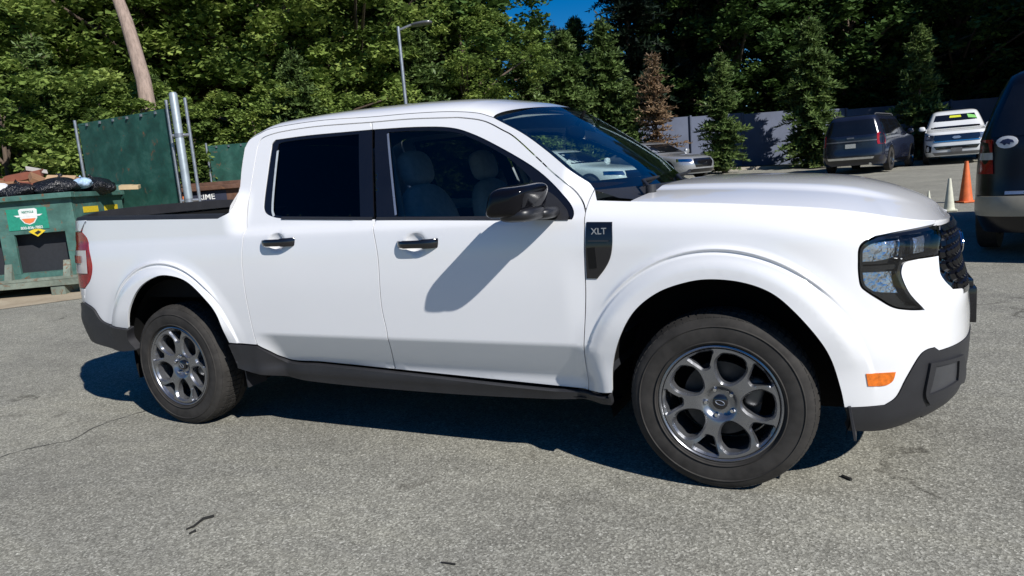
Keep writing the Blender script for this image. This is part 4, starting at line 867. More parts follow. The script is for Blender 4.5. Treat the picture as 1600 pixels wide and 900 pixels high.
# grass bank and kerb in front of the fence
VD = np.array([-.448, .880])/np.hypot(.448, .880); RD = np.array([VD[1], -VD[0]])
def vp(d, l):   # metres away along the fence normal, metres along the fence
    q = np.array([.516, -3.596])+VD*d+RD*l; return float(q[0]), float(q[1])
kb = MB(); 
pts = [vp(31.3-.03*0, l) for l in np.linspace(-16, 26, 43)]
for i in range(42):
    (x0, y0), (x1, y1) = pts[i], pts[i+1]; z0, z1 = float(gz(x0, y0)), float(gz(x1, y1)); nx, ny = VD*.16
    kb.hexa([(x0, y0, z0-.1), (x1, y1, z1-.1), (x1+nx, y1+ny, z1-.1), (x0+nx, y0+ny, z0-.1)], [(x0, y0, z0+.13), (x1, y1, z1+.13), (x1+nx, y1+ny, z1+.13), (x0+nx, y0+ny, z0+.13)])
k_ = kb.build('kerb', mat('kerb_concrete', (.42, .38, .31), .9, 0, 0, .12, 3, 60, .3, .003), smooth=False); tag(k_, kind='structure')
m, nt, b = new_mat('leaf_litter'); v = objvec(nt)
nt.links.new(ramp(nt, noise(nt, 2.5, 7, .7, v), [(.3, (.035, .03, .016)), (.5, (.07, .075, .025)), (.7, (.12, .09, .05))]), b.inputs["Base Color"]); b.inputs["Roughness"].default_value = .95; bump(nt, b, noise(nt, 18, 5, .7, v), .8, .05)
SOIL = m
bank = sheet('planting_bed', [vp(31.47, -60), vp(31.47, 40), vp(75, 60), vp(75, -80)], SOIL, .10, 3); tag(bank, kind='structure')
bank2 = sheet('wood_floor', [(-17, 9.5), (-9, 10.5), (-6, 13), vp(31.4, -15), vp(31.4, -58), (-45, 5), (-19, 4)], SOIL, .03, 2); tag(bank2, kind='structure')

# ================================================================== parked cars
M['tinted'] = mat('tinted_window', (.008, .009, .012), .07, 0, .3, .1, 4, rvar=.02)
M['plate'] = mat('plate_paint', (.55, .56, .52), .4, 0, 0, .2, 60)
M['grey_trim'] = mat('grey_trim', (.22, .22, .23), .35, .6, 0, .08, 8)
def car_surface(c):
    n = c.get('n', 3.2)
    Wt, Ft, Rt = c['W'], c['F'], c['R']
    W_ = lambda z: float(tab(z, *Wt)); F_ = lambda z: float(tab(z, *Ft)); R_ = lambda z: float(tab(z, *Rt))
    def side(x, z):
        w, f, r = W_(z), F_(z), R_(z); cx = (f+r)/2; a = abs((x-cx)/((f-r)/2)); nn = c.get('ns', 12)
        return w*max(0, 1-min(1, a)**nn)**(1/c.get('n2', 5))
    def end(y, z, front):
        w, f, r = W_(z), F_(z), R_(z); cx = (f+r)/2; a = min(1, abs(y)/w)**c.get('n2', 5)
        return cx+(f-cx if front else r-cx)*max(0, 1-a)**(1/c.get('ns', 12))
    return W_, F_, R_, side, end
def car_wheel(r, w, chrome_rim):
    wh = empty('wheel')
    mb = MB(); mb.lathe([(r*.62, -.09), (r*.66, -.105), (r*.93, -.10), (r*.985, -.085), (r, -.05), (r, .09), (r*.6, .09)], axis='y', n=40); mb.build('tyre', M['rubber'], wh)
    mb = MB(); mb.lathe([(r*.64, -.10), (r*.60, -.09), (r*.57, -.04), (r*.57, .05)], axis='y', n=40)
    for k in range(6):
        a = 2*PI*k/6; ca, sa = math.cos(a), math.sin(a); q = .045
        mb.hexa([(ca*.05-sa*q, -.07, sa*.05+ca*q), (ca*.05+sa*q, -.07, sa*.05-ca*q), (ca*.05+sa*q, -.04, sa*.05-ca*q), (ca*.05-sa*q, -.04, sa*.05+ca*q)],
                [(ca*r*.61-sa*q*1.3, -.088, sa*r*.61+ca*q*1.3), (ca*r*.61+sa*q*1.3, -.088, sa*r*.61-ca*q*1.3), (ca*r*.61+sa*q, -.05, sa*r*.61-ca*q), (ca*r*.61-sa*q, -.05, sa*r*.61+ca*q)])
    mb.lathe([(.001, -.085), (.06, -.085), (.075, -.05)], axis='y', n=20); mb.build('rim', chrome_rim, wh)
    mb = MB(); mb.lathe([(.001, -.02), (r*.6, -.02)], axis='y', n=30); mb.build('wheel_back', M['black'], wh)
    return wh
def car(name, label, cat, loc, heading, c, paint, group=None):
    root = empty(name, (loc[0], loc[1], float(gz(loc[0], loc[1]))+.0), math.atan2(heading[1], heading[0]), label, cat, group)
    W_, F_, R_, side, end = car_surface(c)
    zs = np.array(c['z']); nt_ = 88; V, F = [], []
    for z in zs:
        w, f, r = W_(z), F_(z), R_(z); cx, a = (f+r)/2, (f-r)/2
        for k in range(nt_):
            t = 2*PI*k/nt_; ct, st = math.cos(t), math.sin(t)
            V.append((cx+a*math.copysign(abs(ct)**(2/c.get('ns', 12)), ct), w*math.copysign(abs(st)**(2/c.get('n2', 5)*.62), st) if False else w*math.copysign(max(0, 1-abs(ct)**2)**(1/c.get('n2', 5)), st), z))
    m_ = len(zs)
    for i in range(m_-1):
        for k in range(nt_): F.append((i*nt_+k, i*nt_+(k+1) % nt_, (i+1)*nt_+(k+1) % nt_, (i+1)*nt_+k))
    w, f, r = W_(zs[-1]), F_(zs[-1]), R_(zs[-1]); V.append(((f+r)/2, 0, zs[-1]+.025)); V.append((0, 0, zs[0]))
    for k in range(nt_): F.append(((m_-1)*nt_+k, (m_-1)*nt_+(k+1) % nt_, m_*nt_)); F.append((k, (k+1) % nt_, m_*nt_+1)[::-1])
    body = obj_from('body', V, F, paint, root, sharp=50)
    def patch(pname, poly, where, m, off=.006, parent=None, h=.09):
        """poly in (x, z) on a side ('l', 'r') or (y, z) on an end ('f', 'b')"""
        P = outline([[list(poly[i]), list(poly[(i+1) % len(poly)])] for i in range(len(poly))], .07)
        V2, FF = cdt(P, h); V = []
        for a_, z in V2:
            if where in 'lr': V.append((a_, (side(a_, z)+off)*(1 if where == 'l' else -1), z))
            else: V.append((end(a_, z, where == 'f')+off*(1 if where == 'f' else -1), a_, z))
        n0 = len(V); cnt = {}
        for f_ in FF:
            for a, b in ((f_[0], f_[1]), (f_[1], f_[2]), (f_[2], f_[0])): cnt.setdefault((min(a, b), max(a, b)), []).append((a, b))
        FF = [tuple(f_) for f_ in FF]; d = -.02 if off > 0 else 0
        for k, v_ in cnt.items():
            if len(v_) == 1:
                a, b = v_[0]
                for q in (a, b):
                    x, y, z = V[q]
                    V.append((x, y+(-.025 if where == 'l' else .025 if where == 'r' else 0), z) if where in 'lr' else (x+(-.025 if where == 'f' else .025), y, z))
                FF.append((b, a, len(V)-2, len(V)-1))
        return obj_from(pname, V, FF, m, parent or root, sharp=35)
    for (pname, poly, where, mk, *rest) in c['patches']:
        for w_ in where: patch(pname, poly if not (w_ == 'x') else poly, w_, M[mk] if isinstance(mk, str) else mk, rest[0] if rest else .006)
    # wheels stand in dark arches
    wh0 = car_wheel(c['wr'], .22, M[c.get('rim', 'alloy_bright')]); index_kids(); first = True
    for x in c['wx']:
        for sg in (-1, 1):
            arch = [(x+(c['wr']+.07)*math.cos(a), c['wr']+(c['wr']+.07)*math.sin(a)) for a in np.linspace(-.35, PI+.35, 22)]
            patch('wheel_arch', [q for q in arch if q[1] > zs[0]+.01] , 'l' if sg > 0 else 'r', M['black'], .004)
            wv = wh0 if first else copy_tree(wh0); first = False; wv.parent = root
            y = side(x, .5); wv.location = (x, sg*(y-.085), c['wr']); wv.rotation_euler = (0, random.uniform(0, 1), 0 if sg < 0 else PI)
    for sg in (-1, 1):
        if 'mirror' in c:
            x, z = c['mirror']; y = side(x, z)
            mb = MB(); mb.sell((x, sg*(y+.14), z+.05), (.07, .11, .09), 2.8, 20, 12); mb.tube([(x, sg*(y-.02), z), (x, sg*(y+.08), z+.02)], .03, 8); mb.build('side_mirror', paint if c.get('mirror_paint', True) else M['black_gloss'], root)
    return root, patch, side, end
def blk(pname, a, b, m, root, bev=.01):
    mb = MB(); mb.box(a, b); return mb.build(pname, m, root, bevel=bev)
# --- large SUV shape used for three vehicles (front overhang, boot, roof differ)
def suv(L, Wd, H, wr, wx, hood_z, ws_x, roof_f, rear_x_top, patches, **kw):
    hf, hr = L/2, -L/2; w = Wd/2
    c = dict(z=[.26, .32, .42, .55, .70, .85, hood_z-.12, hood_z-.05, hood_z, hood_z+.04, hood_z+.08, hood_z+.14, (hood_z+H)/2, H-.22, H-.14, H-.08, H-.035, H-.01],
        W=([.26, .40, .60, .90, hood_z, hood_z+.12, H-.16, H-.06, H], [w*.93, w*.98, w, w*.995, w*.965, w*.93, w*.76, w*.70, w*.52]),
        F=([.26, .38, .55, .75, hood_z-.10, hood_z-.02, hood_z+.05, hood_z+.14, H-.14, H-.05, H], [hf-.10, hf-.02, hf, hf-.02, hf-.06, hf-.22, ws_x+.25, ws_x, roof_f, roof_f-.14, roof_f-.5]),
        R=([.26, .38, .55, .75, hood_z, hood_z+.15, H-.14, H-.05, H], [hr+.12, hr+.04, hr, hr+.04, hr+.05, hr+.09, rear_x_top, rear_x_top+.08, rear_x_top+.5]),
        wr=wr, wx=wx, patches=patches, mirror=(ws_x-.15, hood_z+.08)); c.update(kw); return c
def suv_windows(H, hz, ws, rf, rt, hr, n=3):
    z0, z1 = hz+.06, H-.19; out = []
    xs = np.linspace(ws-.42, hr+.38, n+1)
    xf_top = rf-.22; xr_top = rt+.25
    for i in range(n):
        a, b = xs[i], xs[i+1]
        ta = xf_top if i == 0 else a-.03; tb = xr_top if i == n-1 else b+.03
        out.append(('window', [(a-.03, z0), (b+.03, z0), (tb if i == n-1 else b+.03, z1), (ta, z1)], 'lr', 'tinted'))
    return out
navy = mat('navy_paint', (.012, .015, .030), .18, 0, .5, .06, 3, rvar=.04)
H_, hz = 1.94, 1.18
pt = suv_windows(H_, hz, 1.25, .55, -2.42, -2.65) + [
    ('rear_window', [(-.80, 1.27), (.80, 1.27), (.66, 1.76), (-.66, 1.76)], 'b', 'tinted'),
    ('windshield', [(-.80, 1.30), (.80, 1.30), (.62, 1.78), (-.62, 1.78)], 'f', 'tinted'),
    ('tail_light', [(-.985, .92), (-.82, .92), (-.80, 1.02), (-.80, 1.30), (-.93, 1.30), (-.97, 1.1)], 'b', 'red_lens', .012),
    ('tail_light', [(.985, .92), (.82, .92), (.80, 1.02), (.80, 1.30), (.93, 1.30), (.97, 1.1)], 'b', 'red_lens', .012),
    ('bumper', [(-.96, .36), (.96, .36), (.98, .56), (-.98, .56)], 'b', 'black_gloss', .02),
    ('bumper_trim', [(-.70, .46), (.70, .46), (.74, .53), (-.74, .53)], 'b', 'chrome', .028),
    ('trim_bar', [(-.80, 1.045), (.80, 1.045), (.80, 1.085), (-.80, 1.085)], 'b', 'grey_trim', .012),
    ('number_plate', [(-.16, .84), (.16, .84), (.16, .98), (-.16, .98)], 'b', 'plate', .016),
    ('tailgate_badge', [(-.11, 1.15), (.11, 1.15), (.11, 1.20), (-.11, 1.20)], 'b', 'grey_trim', .014),
    ('rocker', [(-1.5, .28), (1.25, .28), (1.25, .40), (-1.5, .40)], 'lr', 'black_gloss', .01)]
pt = [(a, [(-x, z) for x, z in b][::-1] if c == 'b' else b, c, *d) for a, b, c, *d in pt]
r_, patch, sd_, en_ = car('parked_suv', 'dark navy large SUV seen from behind, parked by the spruces left of the white SUV', 'SUV', (0.674, 25.794), (.24, .97), suv(5.3, 2.03, H_, .40, (1.62, -1.50), hz, 1.25, .55, -2.42, pt, rim='alloy_bright'), navy, 'SUVs parked by the fence')
for sg in (1, -1): mb = MB(); mb.tube([(-2.1, .62*sg, 1.90), (-1.9, .62*sg, 1.955), (.2, .62*sg, 1.955), (.4, .62*sg, 1.90)], .018, 8); mb.build('roof_rail', M['grey_trim'], r_)
mb = MB(); mb.tube([(-2.35, -.62, .30), (-2.62, -.62, .29)], .045, 12); mb.build('exhaust', M['chrome'], r_)
# white SUV, nose towards us
white2 = mat('white_paint_cool', (.74, .75, .74), .25, 0, 1, .015, 2, rvar=.03)
H2, hz2 = 1.94, 1.16
pt = suv_windows(H2, hz2, 1.22, .50, -2.42, -2.65) + [
    ('windshield', [(-.78, 1.25), (.78, 1.25), (.62, 1.76), (-.62, 1.76)], 'f', 'tinted'),
    ('rear_window', [(-.78, 1.27), (.78, 1.27), (.64, 1.76), (-.64, 1.76)], 'b', 'tinted'),
    ('grille', [(-.66, .80), (.66, .80), (.70, .88), (.68, 1.02), (-.68, 1.02), (-.70, .88)], 'f', mat('blue_black_grille', (.02, .03, .06), .2, .5, 1, .1, 20), .014),
    ('grille_bar', [(-.70, .765), (.70, .765), (.72, .80), (-.72, .80)], 'f', 'chrome', .02),
    ('headlight', [(-.96, .84), (-.70, .82), (-.70, 1.02), (-.93, 1.04)], 'f', mat('lamp_glass', (.30, .32, .36), .08, .6, 1, .25, 14), .012),
    ('headlight', [(.96, .84), (.70, .82), (.70, 1.02), (.93, 1.04)], 'f', mat('lamp_glass', (.30, .32, .36), .08, .6, 1, .25, 14), .012),
    ('lower_intake', [(-.62, .50), (.62, .50), (.70, .62), (-.70, .62)], 'f', 'black_gloss', .012),
    ('fog_light_recess', [(-.95, .42), (-.78, .42), (-.76, .62), (-.93, .70)], 'f', 'black_gloss', .012),
    ('fog_light_recess', [(.95, .42), (.78, .42), (.76, .62), (.93, .70)], 'f', 'black_gloss', .012),
    ('skid_plate', [(-.66, .30), (.66, .30), (.74, .40), (-.74, .40)], 'f', 'grey_trim', .012),
    ('number_plate', [(-.17, .40), (.17, .40), (.17, .54), (-.17, .54)], 'f', 'grey_trim', .035),
    ('grille_badge', [(-.14, .90), (-.08, .86), (.08, .86), (.14, .90), (.08, .95), (-.08, .95)], 'f', 'silver', .03),
    ('windshield_sticker', [(-.18, 1.64), (.20, 1.64), (.18, 1.72), (-.16, 1.72)], 'f', mat('yellow_vinyl', (.70, .72, .04), .5), .014),
    ('windshield_sticker', [(.42, 1.60), (.70, 1.56), (.62, 1.68), (.38, 1.74)], 'f', mat('green_vinyl', (.25, .62, .16), .5), .014),
    ('rocker', [(-1.5, .28), (1.25, .28), (1.25, .40), (-1.5, .40)], 'lr', 'black_gloss', .01)]
car('parked_suv', 'white large SUV facing us with a yellow sticker on its windshield', 'SUV', (3.549, 28.933), (-.06, -1), suv(5.3, 2.03, H2, .40, (1.62, -1.50), hz2, 1.22, .50, -2.42, pt), white2, 'SUVs parked by the fence')
# black SUV cut by the right edge of the picture
blackp = mat('black_paint', (.006, .0065, .010), .24, 0, .0, .1, 3, rvar=.04)
H3, hz3 = 1.90, 1.12
gold = mat('beige_cladding', (.34, .31, .24), .45, 0, .3, .05, 5)
pt = suv_windows(H3, hz3, 1.1, .45, -2.08, -2.45) + [
    ('rear_window', [(-.76, 1.22), (.76, 1.22), (.62, 1.72), (-.62, 1.72)], 'b', 'tinted'),
    ('windshield', [(-.76, 1.22), (.76, 1.22), (.62, 1.72), (-.62, 1.72)], 'f', 'tinted'),
    ('bumper', [(-.90, .44), (.90, .44), (.945, .52), (.945, .64), (-.945, .64), (-.945, .52)], 'b', gold, .07),
    ('bumper_trim', [(-.62, .655), (.62, .655), (.62, .685), (-.62, .685)], 'b', 'silver', .03),
    ('number_plate', [(-.16, .80), (.16, .80), (.16, .90), (-.16, .90)], 'b', 'plate', .012),
    ('plate_lamp_bar', [(-.26, .915), (.26, .915), (.26, .955), (-.26, .955)], 'b', 'chrome', .03),
    ('rocker', [(-1.4, .30), (1.1, .30), (1.1, .46), (-1.4, .46)], 'lr', gold, .02)]
r_, patch, sd_, en_ = car('parked_suv', 'black SUV with beige bumpers and an oval sticker on its tailgate, at the right edge', 'SUV', (2.976, 7.072), (0.27, 1.0), suv(4.9, 1.90, H3, .37, (1.45, -1.42), hz3, 1.1, .45, -2.08, pt, rim='grey_trim', n2=5), blackp, 'SUVs parked by the fence')
pale = mat('pale_lamp', (.55, .52, .50), .15, 0, 1, .1, 20)
for sg in (1, -1):
    tl = patch('tail_light', [(.945*sg, .86), (.73*sg, .86), (.75*sg, 1.20), (.90*sg, 1.20), (.935*sg, 1.05)][::1 if sg > 0 else -1], 'b', M['red_lens'], .015)
    patch('reverse_light', [(.94*sg, 1.0), (.735*sg, 1.0), (.74*sg, 1.07), (.93*sg, 1.07)][::1 if sg > 0 else -1], 'b', pale, .020, parent=tl)
# oval sticker: white ring, white field with a dark animal-like shape
yc, zc_ = .70, 1.165; yc = .62
P_ = lambda r1, r2, k0=0: [(yc+r1*math.cos(a), zc_+r2*math.sin(a)) for a in np.linspace(0, 2*PI, 28)[:-1]]
st = patch('oval_sticker', P_(.094, .060), 'b', mat('white_vinyl', (.78, .78, .78), .5), .012, h=.02)
patch('sticker_shape', [(yc-x*.07, zc_+z*.042) for x, z in [(-.9, -.1), (-.5, .6), (.1, .8), (.7, .45), (.9, -.2), (.45, -.1), (.35, -.65), (.0, -.35), (-.3, -.75), (-.55, -.25)]], 'b', mat('dark_vinyl', (.02, .03, .08), .5), .015, parent=st, h=.02)
# saloons beyond the cab
def saloon(patches, **kw):
    c = dict(z=[.20, .26, .36, .50, .62, .74, .82, .88, .93, .97, 1.02, 1.15, 1.28, 1.36, 1.41, 1.44],
        W=([.20, .34, .55, .75, .92, 1.0, 1.30, 1.40, 1.45], [.84, .90, .915, .905, .86, .82, .66, .58, .42]),
        F=([.20, .34, .52, .66, .76, .86, .93, 1.0, 1.30, 1.40, 1.45], [2.28, 2.36, 2.38, 2.34, 2.22, 1.75, 1.20, .98, .30, .02, -.3]),
        R=([.20, .34, .52, .80, .93, 1.0, 1.06, 1.30, 1.40, 1.45], [-2.30, -2.36, -2.38, -2.35, -2.28, -2.05, -1.85, -1.10, -.85, -.5]),
        wr=.325, wx=(1.42, -1.38), patches=patches, mirror=(.72, .98), ns=6.5, n2=3.2); c.update(kw); return c
def sal_patches(dark):
    return [('windshield', [(-.72, 1.01), (.72, 1.01), (.56, 1.35), (-.56, 1.35)], 'f', 'tinted'), ('rear_window', [(-.66, 1.06), (.66, 1.06), (.54, 1.34), (-.54, 1.34)], 'b', 'tinted'),
    ('window', [(.62, 1.0), (.10, 1.31), (-.30, 1.33), (-.32, 1.0)], 'lr', 'tinted'), ('window', [(-.38, 1.0), (-.36, 1.33), (-.80, 1.30), (-1.35, 1.04), (-1.3, 1.0)], 'lr', 'tinted'),
    ('grille', [(-.38, .42), (.38, .42), (.46, .60), (.40, .72), (-.40, .72), (-.46, .60)], 'f', 'black_gloss', .014), ('headlight', [(.50, .60), (.84, .64), (.82, .74), (.50, .71)], 'f', 'chrome', .012), ('headlight', [(-.50, .60), (-.84, .64), (-.82, .74), (-.50, .71)], 'f', 'chrome', .012),
    ('lower_intake', [(-.70, .24), (.70, .24), (.62, .36), (-.62, .36)], 'f', 'black_gloss', .012),
    ('tail_light', [(.55, .80), (.84, .80), (.82, .92), (.55, .92)], 'b', 'red_lens', .012), ('tail_light', [(-.55, .80), (-.84, .80), (-.82, .92), (-.55, .92)], 'b', 'red_lens', .012)]
silver = mat('silver_paint', (.42, .43, .45), .25, .5, 1, .03, 3)
car('parked_sedan', 'silver sedan nosing out beyond the windshield of the pickup', 'car', (-6.561, 23.077), (.86, -.52), saloon(sal_patches(1)), silver, 'sedans parked beyond the pickup')
car('parked_sedan', 'white sedan seen through the windshield of the pickup', 'car', (-7.228, 15.898), (.95, -.31), saloon(sal_patches(1)), white2, 'sedans parked beyond the pickup')

# ================================================================== skips, gates, lamp post, cones, fence
def painted_steel(name, col, rust=.5):
    m, nt, b = new_mat(name); v = objvec(nt)
    f = noise(nt, 3.2, 8, .68, v, .4); c = ramp(nt, f, [(.30, tuple(x*.55 for x in col)), (.5, col), (.70, tuple(min(1, x*1.35+.02) for x in col))])
    f2 = noise(nt, 7, 8, .75, v, .8); k = ramp(nt, f2, [(.60-rust*.06, (0, 0, 0)), (.66-rust*.04, (1, 1, 1))])
    c = mixc(nt, k, c, (.16, .075, .035)); nt.links.new(c, b.inputs["Base Color"]); b.inputs["Roughness"].default_value = .62
    bump(nt, b, f2, .4, .01); return m
GREEN = painted_steel('weathered_green_paint', (.055, .135, .112), .40); DGREEN = painted_steel('faded_green_fabric', (.014, .075, .056), 0)
BROWN = painted_steel('brown_paint', (.11, .055, .035), .8); GALV = mat('galvanised_pipe', (.40, .42, .45), .38, .75, 0, .12, 12)
POST = mat('grey_post', (.30, .35, .38), .5, .3, 0, .1, 8)
RUSTY = painted_steel('pale_worn_edge', (.17, .20, .16), .9)
ddir = Vector((RD[0], RD[1], 0)); ddir.rotate(Matrix.Rotation(math.radians(13), 3, 'Z')) if False else None
ORG, DW = (-9.828, 2.859), 1.95
def skip(name, label, origin, ang, w, d, h, m, pockets=True):
    """front-loading waste container; origin at the front right foot, x to the left along the front, y away"""
    t = empty(name, (origin[0], origin[1], float(gz(*origin))), ang, label, 'dumpster')
    mb = MB(); th = .02; b0 = .24
    # front wall built as a frame round two recesses
    def fbox(x0, x1, z0, z1, y0=0, y1=.05): mb.box((x0, y0, z0), (x1, y1, z1))
    if pockets:
        fbox(-w, 0, .92, h); fbox(-w, 0, b0, .34); fbox(-.16, 0, .34, .92); fbox(-w, -w+.16, .34, .92); fbox(-w/2-.10, -w/2+.10, .34, .92)
        rp_ = MB(); rp_.box((-w+.12, .19, .33), (-.12, .21, .93)); rp_.build('recess_panel', M['seat_dark'], t, smooth=False); mb.box((-w, .05, .325), (0, .24, .345)); mb.box((-w, .05, .915), (0, .24, .935))
    else: fbox(-w, 0, b0, h)
    mb.box((-w, d-.03, b0), (0, d, h+.12)); 
    mb.box((-w, .05, b0), (-w+.03, d-.03, h)); mb.box((-.03, .05, b0), (0, d-.03, h)); mb.box((-w, .05, b0-.03), (0, d, b0))
    body = mb.build('container_body', m, t, smooth=False, bevel=.006)
    mb = MB(); mb.box((-w-.06, -.09, h-.02), (.06, .02, h+.055)); mb.box((-w-.06, .02, h-.02), (-w+.03, d, h+.05)); mb.box((-.03, .02, h-.02), (.06, d, h+.05)); mb.box((-w-.06, d-.02, h+.1), (.06, d+.05, h+.15)); mb.build('rim', m if not pockets else GREEN, t, smooth=False, bevel=.008)
    if pockets:
        for x in (-.20, -w/2-.05, -w+.1):
            mb = MB(); mb.box((x-.04, -.03, b0), (x+.04, .0, h-.06)) if False else mb.hexa([(x-.05, -.09, .26), (x+.05, -.09, .26), (x+.05, 0, .26), (x-.05, 0, .26)], [(x-.05, -.01, .50), (x+.05, -.01, .50), (x+.05, 0, .50), (x-.05, 0, .50)]); mb.build('gusset', RUSTY, t, smooth=False)
        mb = MB(); mb.box((-w-.02, -.12, .22), (.02, .02, .27)); mb.box((-w-.02, -.12, .14), (.02, -.10, .24)); mb.build('lower_lip', RUSTY, t, smooth=False, bevel=.005)
        for x in (-.35, -w+.35):
            mb = MB(); mb.box((x-.10, -.10, .0), (x+.10, d, .13)); mb.build('skid', RUSTY, t, smooth=False, bevel=.01)
        for sg in (0, 1):
            mb = MB(); x0 = .0 if sg == 0 else -w-.12; mb.box((x0, .25, .62), (x0+.12, d-.25, .64)); mb.box((x0, .25, .78), (x0+.12, d-.25, .80)); mb.box((x0+.11 if sg == 0 else x0, .25, .62), (x0+.12 if sg == 0 else x0+.01, d-.25, .80)); mb.build('fork_sleeve', m, t, smooth=False)
    return t, body
ANG = 0.5411
dt, dbody = skip('dumpster', 'weathered green dumpster heaped with bags and cardboard, left of the pickup', ORG, ANG, DW, 1.6, 1.42, GREEN)
def stick(name, a, b, y, m, parent, bev=0): mb = MB(); mb.box((a[0], y-.004, a[1]), (b[0], y, b[1])); return mb.build(name, m, parent, smooth=False)
TEALS = mat('teal_sticker', (.02, .26, .17), .5, 0, 0, .1, 30); WH = mat('white_ink', (.75, .76, .74), .5); OR = mat('orange_ink', (.75, .20, .06), .5); YL = mat('yellow_sticker', (.75, .55, .03), .5, 0, 0, .1, 30)
s1 = stick('sticker', (-.92, .98), (-.36, 1.29), -.004, TEALS, dt)
def flat(name, pts, y, m, parent):
    V = [(x, y, z) for x, z in pts]; return obj_from(name, V, [tuple(range(len(V)))], m, parent, smooth=False)
cx_, cz_ = -.62, 1.165
shield_ = [(-.13, .10), (-.10, .12), (.10, .12), (.13, .10), (.12, -.02), (.07, -.09), (0, -.115), (-.07, -.09), (-.12, -.02)]
flat('shield_emblem', [(cx_+x, cz_+z) for x, z in shield_], -.011, WH, s1)
flat('emblem_field', [(cx_+x*.82, cz_+z*.80-.008) for x, z in shield_ if z < .05] + [(cx_-.10, cz_+.035), (cx_+.10, cz_+.035)][:0], -.014, OR, s1)
flat('emblem_wing', [(cx_-.20, cz_+.03), (cx_+.20, cz_+.03), (cx_+.16, cz_+.005), (cx_-.16, cz_+.005)], -.0125, WH, s1)
fr = frame_at((cx_+.02, -.012, 1.005), (1, 0, 0), (0, 0, 1)); text_obj('sticker_text', '800-836-7802', .055, WH, fr, s1, .0006, True)
fr = frame_at((cx_, -.017, 1.235), (1, 0, 0), (0, 0, 1)); text_obj('sticker_text', 'RECYCLE', .040, TEALS, fr, s1, .0006, True)
s2 = flat('warning_sticker', [(-.66, .95), (-.54, 1.0), (-.42, .95), (-.54, .87)], -.008, YL, dt)
flat('warning_mark', [(-.58, .93), (-.52, .96), (-.48, .935), (-.54, .90)], -.012, mat('black_ink', (.02, .02, .02), .5), s2)
for yy in (.30, .95):
    mb = MB(); mb.box((.0, yy, 1.16), (.004, yy+.45, 1.25)); mb.build('caution_sticker', YL, dt, smooth=False)
# world position of a point given in the skip's own frame
DM = Matrix.Translation((ORG[0], ORG[1], float(gz(*ORG)))) @ Matrix.Rotation(ANG, 4, 'Z')
CARD = mat('cardboard', (.30, .16, .085), .85, 0, 0, .12, 5, 60, .3, .003); REDC = mat('red_brown_card', (.22, .07, .04), .8, 0, 0, .12, 5)
BAG = mat('black_bag_film', (.012, .013, .017), .28, 0, 0, .2, 12, 26, 1.0, .03); WBAG = mat('white_bag_film', (.70, .71, .73), .4, 0, 0, .05, 12, 26, .8, .02); BBAG = mat('blue_white_film', (.42, .58, .75), .35, 0, 0, .2, 12, 26, .8, .02)
def bag(lx, ly, lz, r, m, label, sq=(1, 1, .6), cat='bag', name='rubbish_bag', group='rubbish bags heaped on the dumpster'):
    mb = MB(); n, k_ = 26, 16; V, F = [], []; ph = [random.uniform(0, 6) for _ in range(8)]
    for i in range(k_+1):
        a = -PI/2+PI*i/k_
        for k in range(n):
            t = 2*PI*k/n
            rr_ = 1+.10*math.sin(3*t+ph[0]+2*a)+.09*math.sin(5*t-3*a+ph[1])+.06*math.sin(9*t+4*a+ph[2])+.05*math.sin(13*t-7*a+ph[3])
            V.append((r*sq[0]*rr_*math.cos(a)*math.cos(t), r*sq[1]*rr_*math.cos(a)*math.sin(t), r*sq[2]*(math.sin(a)*(1+.08*math.sin(7*t+ph[4])))))
    for i in range(k_):
        for k in range(n): F.append((i*n+k, i*n+(k+1) % n, (i+1)*n+(k+1) % n, (i+1)*n+k))
    mb.add(V, F); mb.tube([(0, 0, r*sq[2]*.9), (.02, .01, r*sq[2]*1.15), (.05, .02, r*sq[2]*1.3)], [r*.12, r*.05, r*.13], 8)
    o = mb.build(name, m, sharp=60); o.matrix_world = DM @ Matrix.Translation((lx, ly, lz)) @ Matrix.Rotation(random.uniform(0, 6), 4, 'Z'); return tag(o, label, cat, group)
# a dark lining of earlier rubbish fills the container so nothing floats
mb = MB(); n = 14
V = [(-DW+.05+(DW-.1)*i/n, .06+1.46*j/n, 1.36+.16*math.sin(PI*i/n)*math.sin(PI*j/n)+random.uniform(-.04, .04)) for i in range(n+1) for j in range(n+1)]
o = obj_from('rubbish_fill', V, [(i*(n+1)+j, (i+1)*(n+1)+j, (i+1)*(n+1)+j+1, i*(n+1)+j+1) for i in range(n) for j in range(n)], BAG, dt)
for i, (x, y, z, r, sq) in enumerate([(-.30, .35, 1.56, .26, (1.3, 1, .55)), (-.85, .32, 1.54, .25, (1.3, 1, .5)), (-1.30, .35, 1.52, .26, (1.2, 1, .6)), (-.05, .85, 1.54, .26, (1.2, 1, .55)), (-1.75, .4, 1.52, .24, (1.1, 1, .6)), (-.55, .75, 1.60, .26, (1.4, 1, .5))]):
    bag(x, y, z, r, BAG, ['glossy black rubbish bag at the front right corner of the dumpster', 'flattened black rubbish bag in the middle of the dumpster front', 'black rubbish bag near the left end of the dumpster front', 'black rubbish bag bulging over the far right rim of the dumpster', 'black rubbish bag at the left edge of the picture', 'black rubbish bag behind the glossy one on the dumpster'][i], sq)
bag(-1.05, .22, 1.58, .12, WBAG, 'small white plastic bag among the black bags', (1.1, 1, .8))
bag(.0, .42, 1.60, .11, BBAG, 'small pale blue bag at the right end of the dumpster', (1.2, 1, .7))
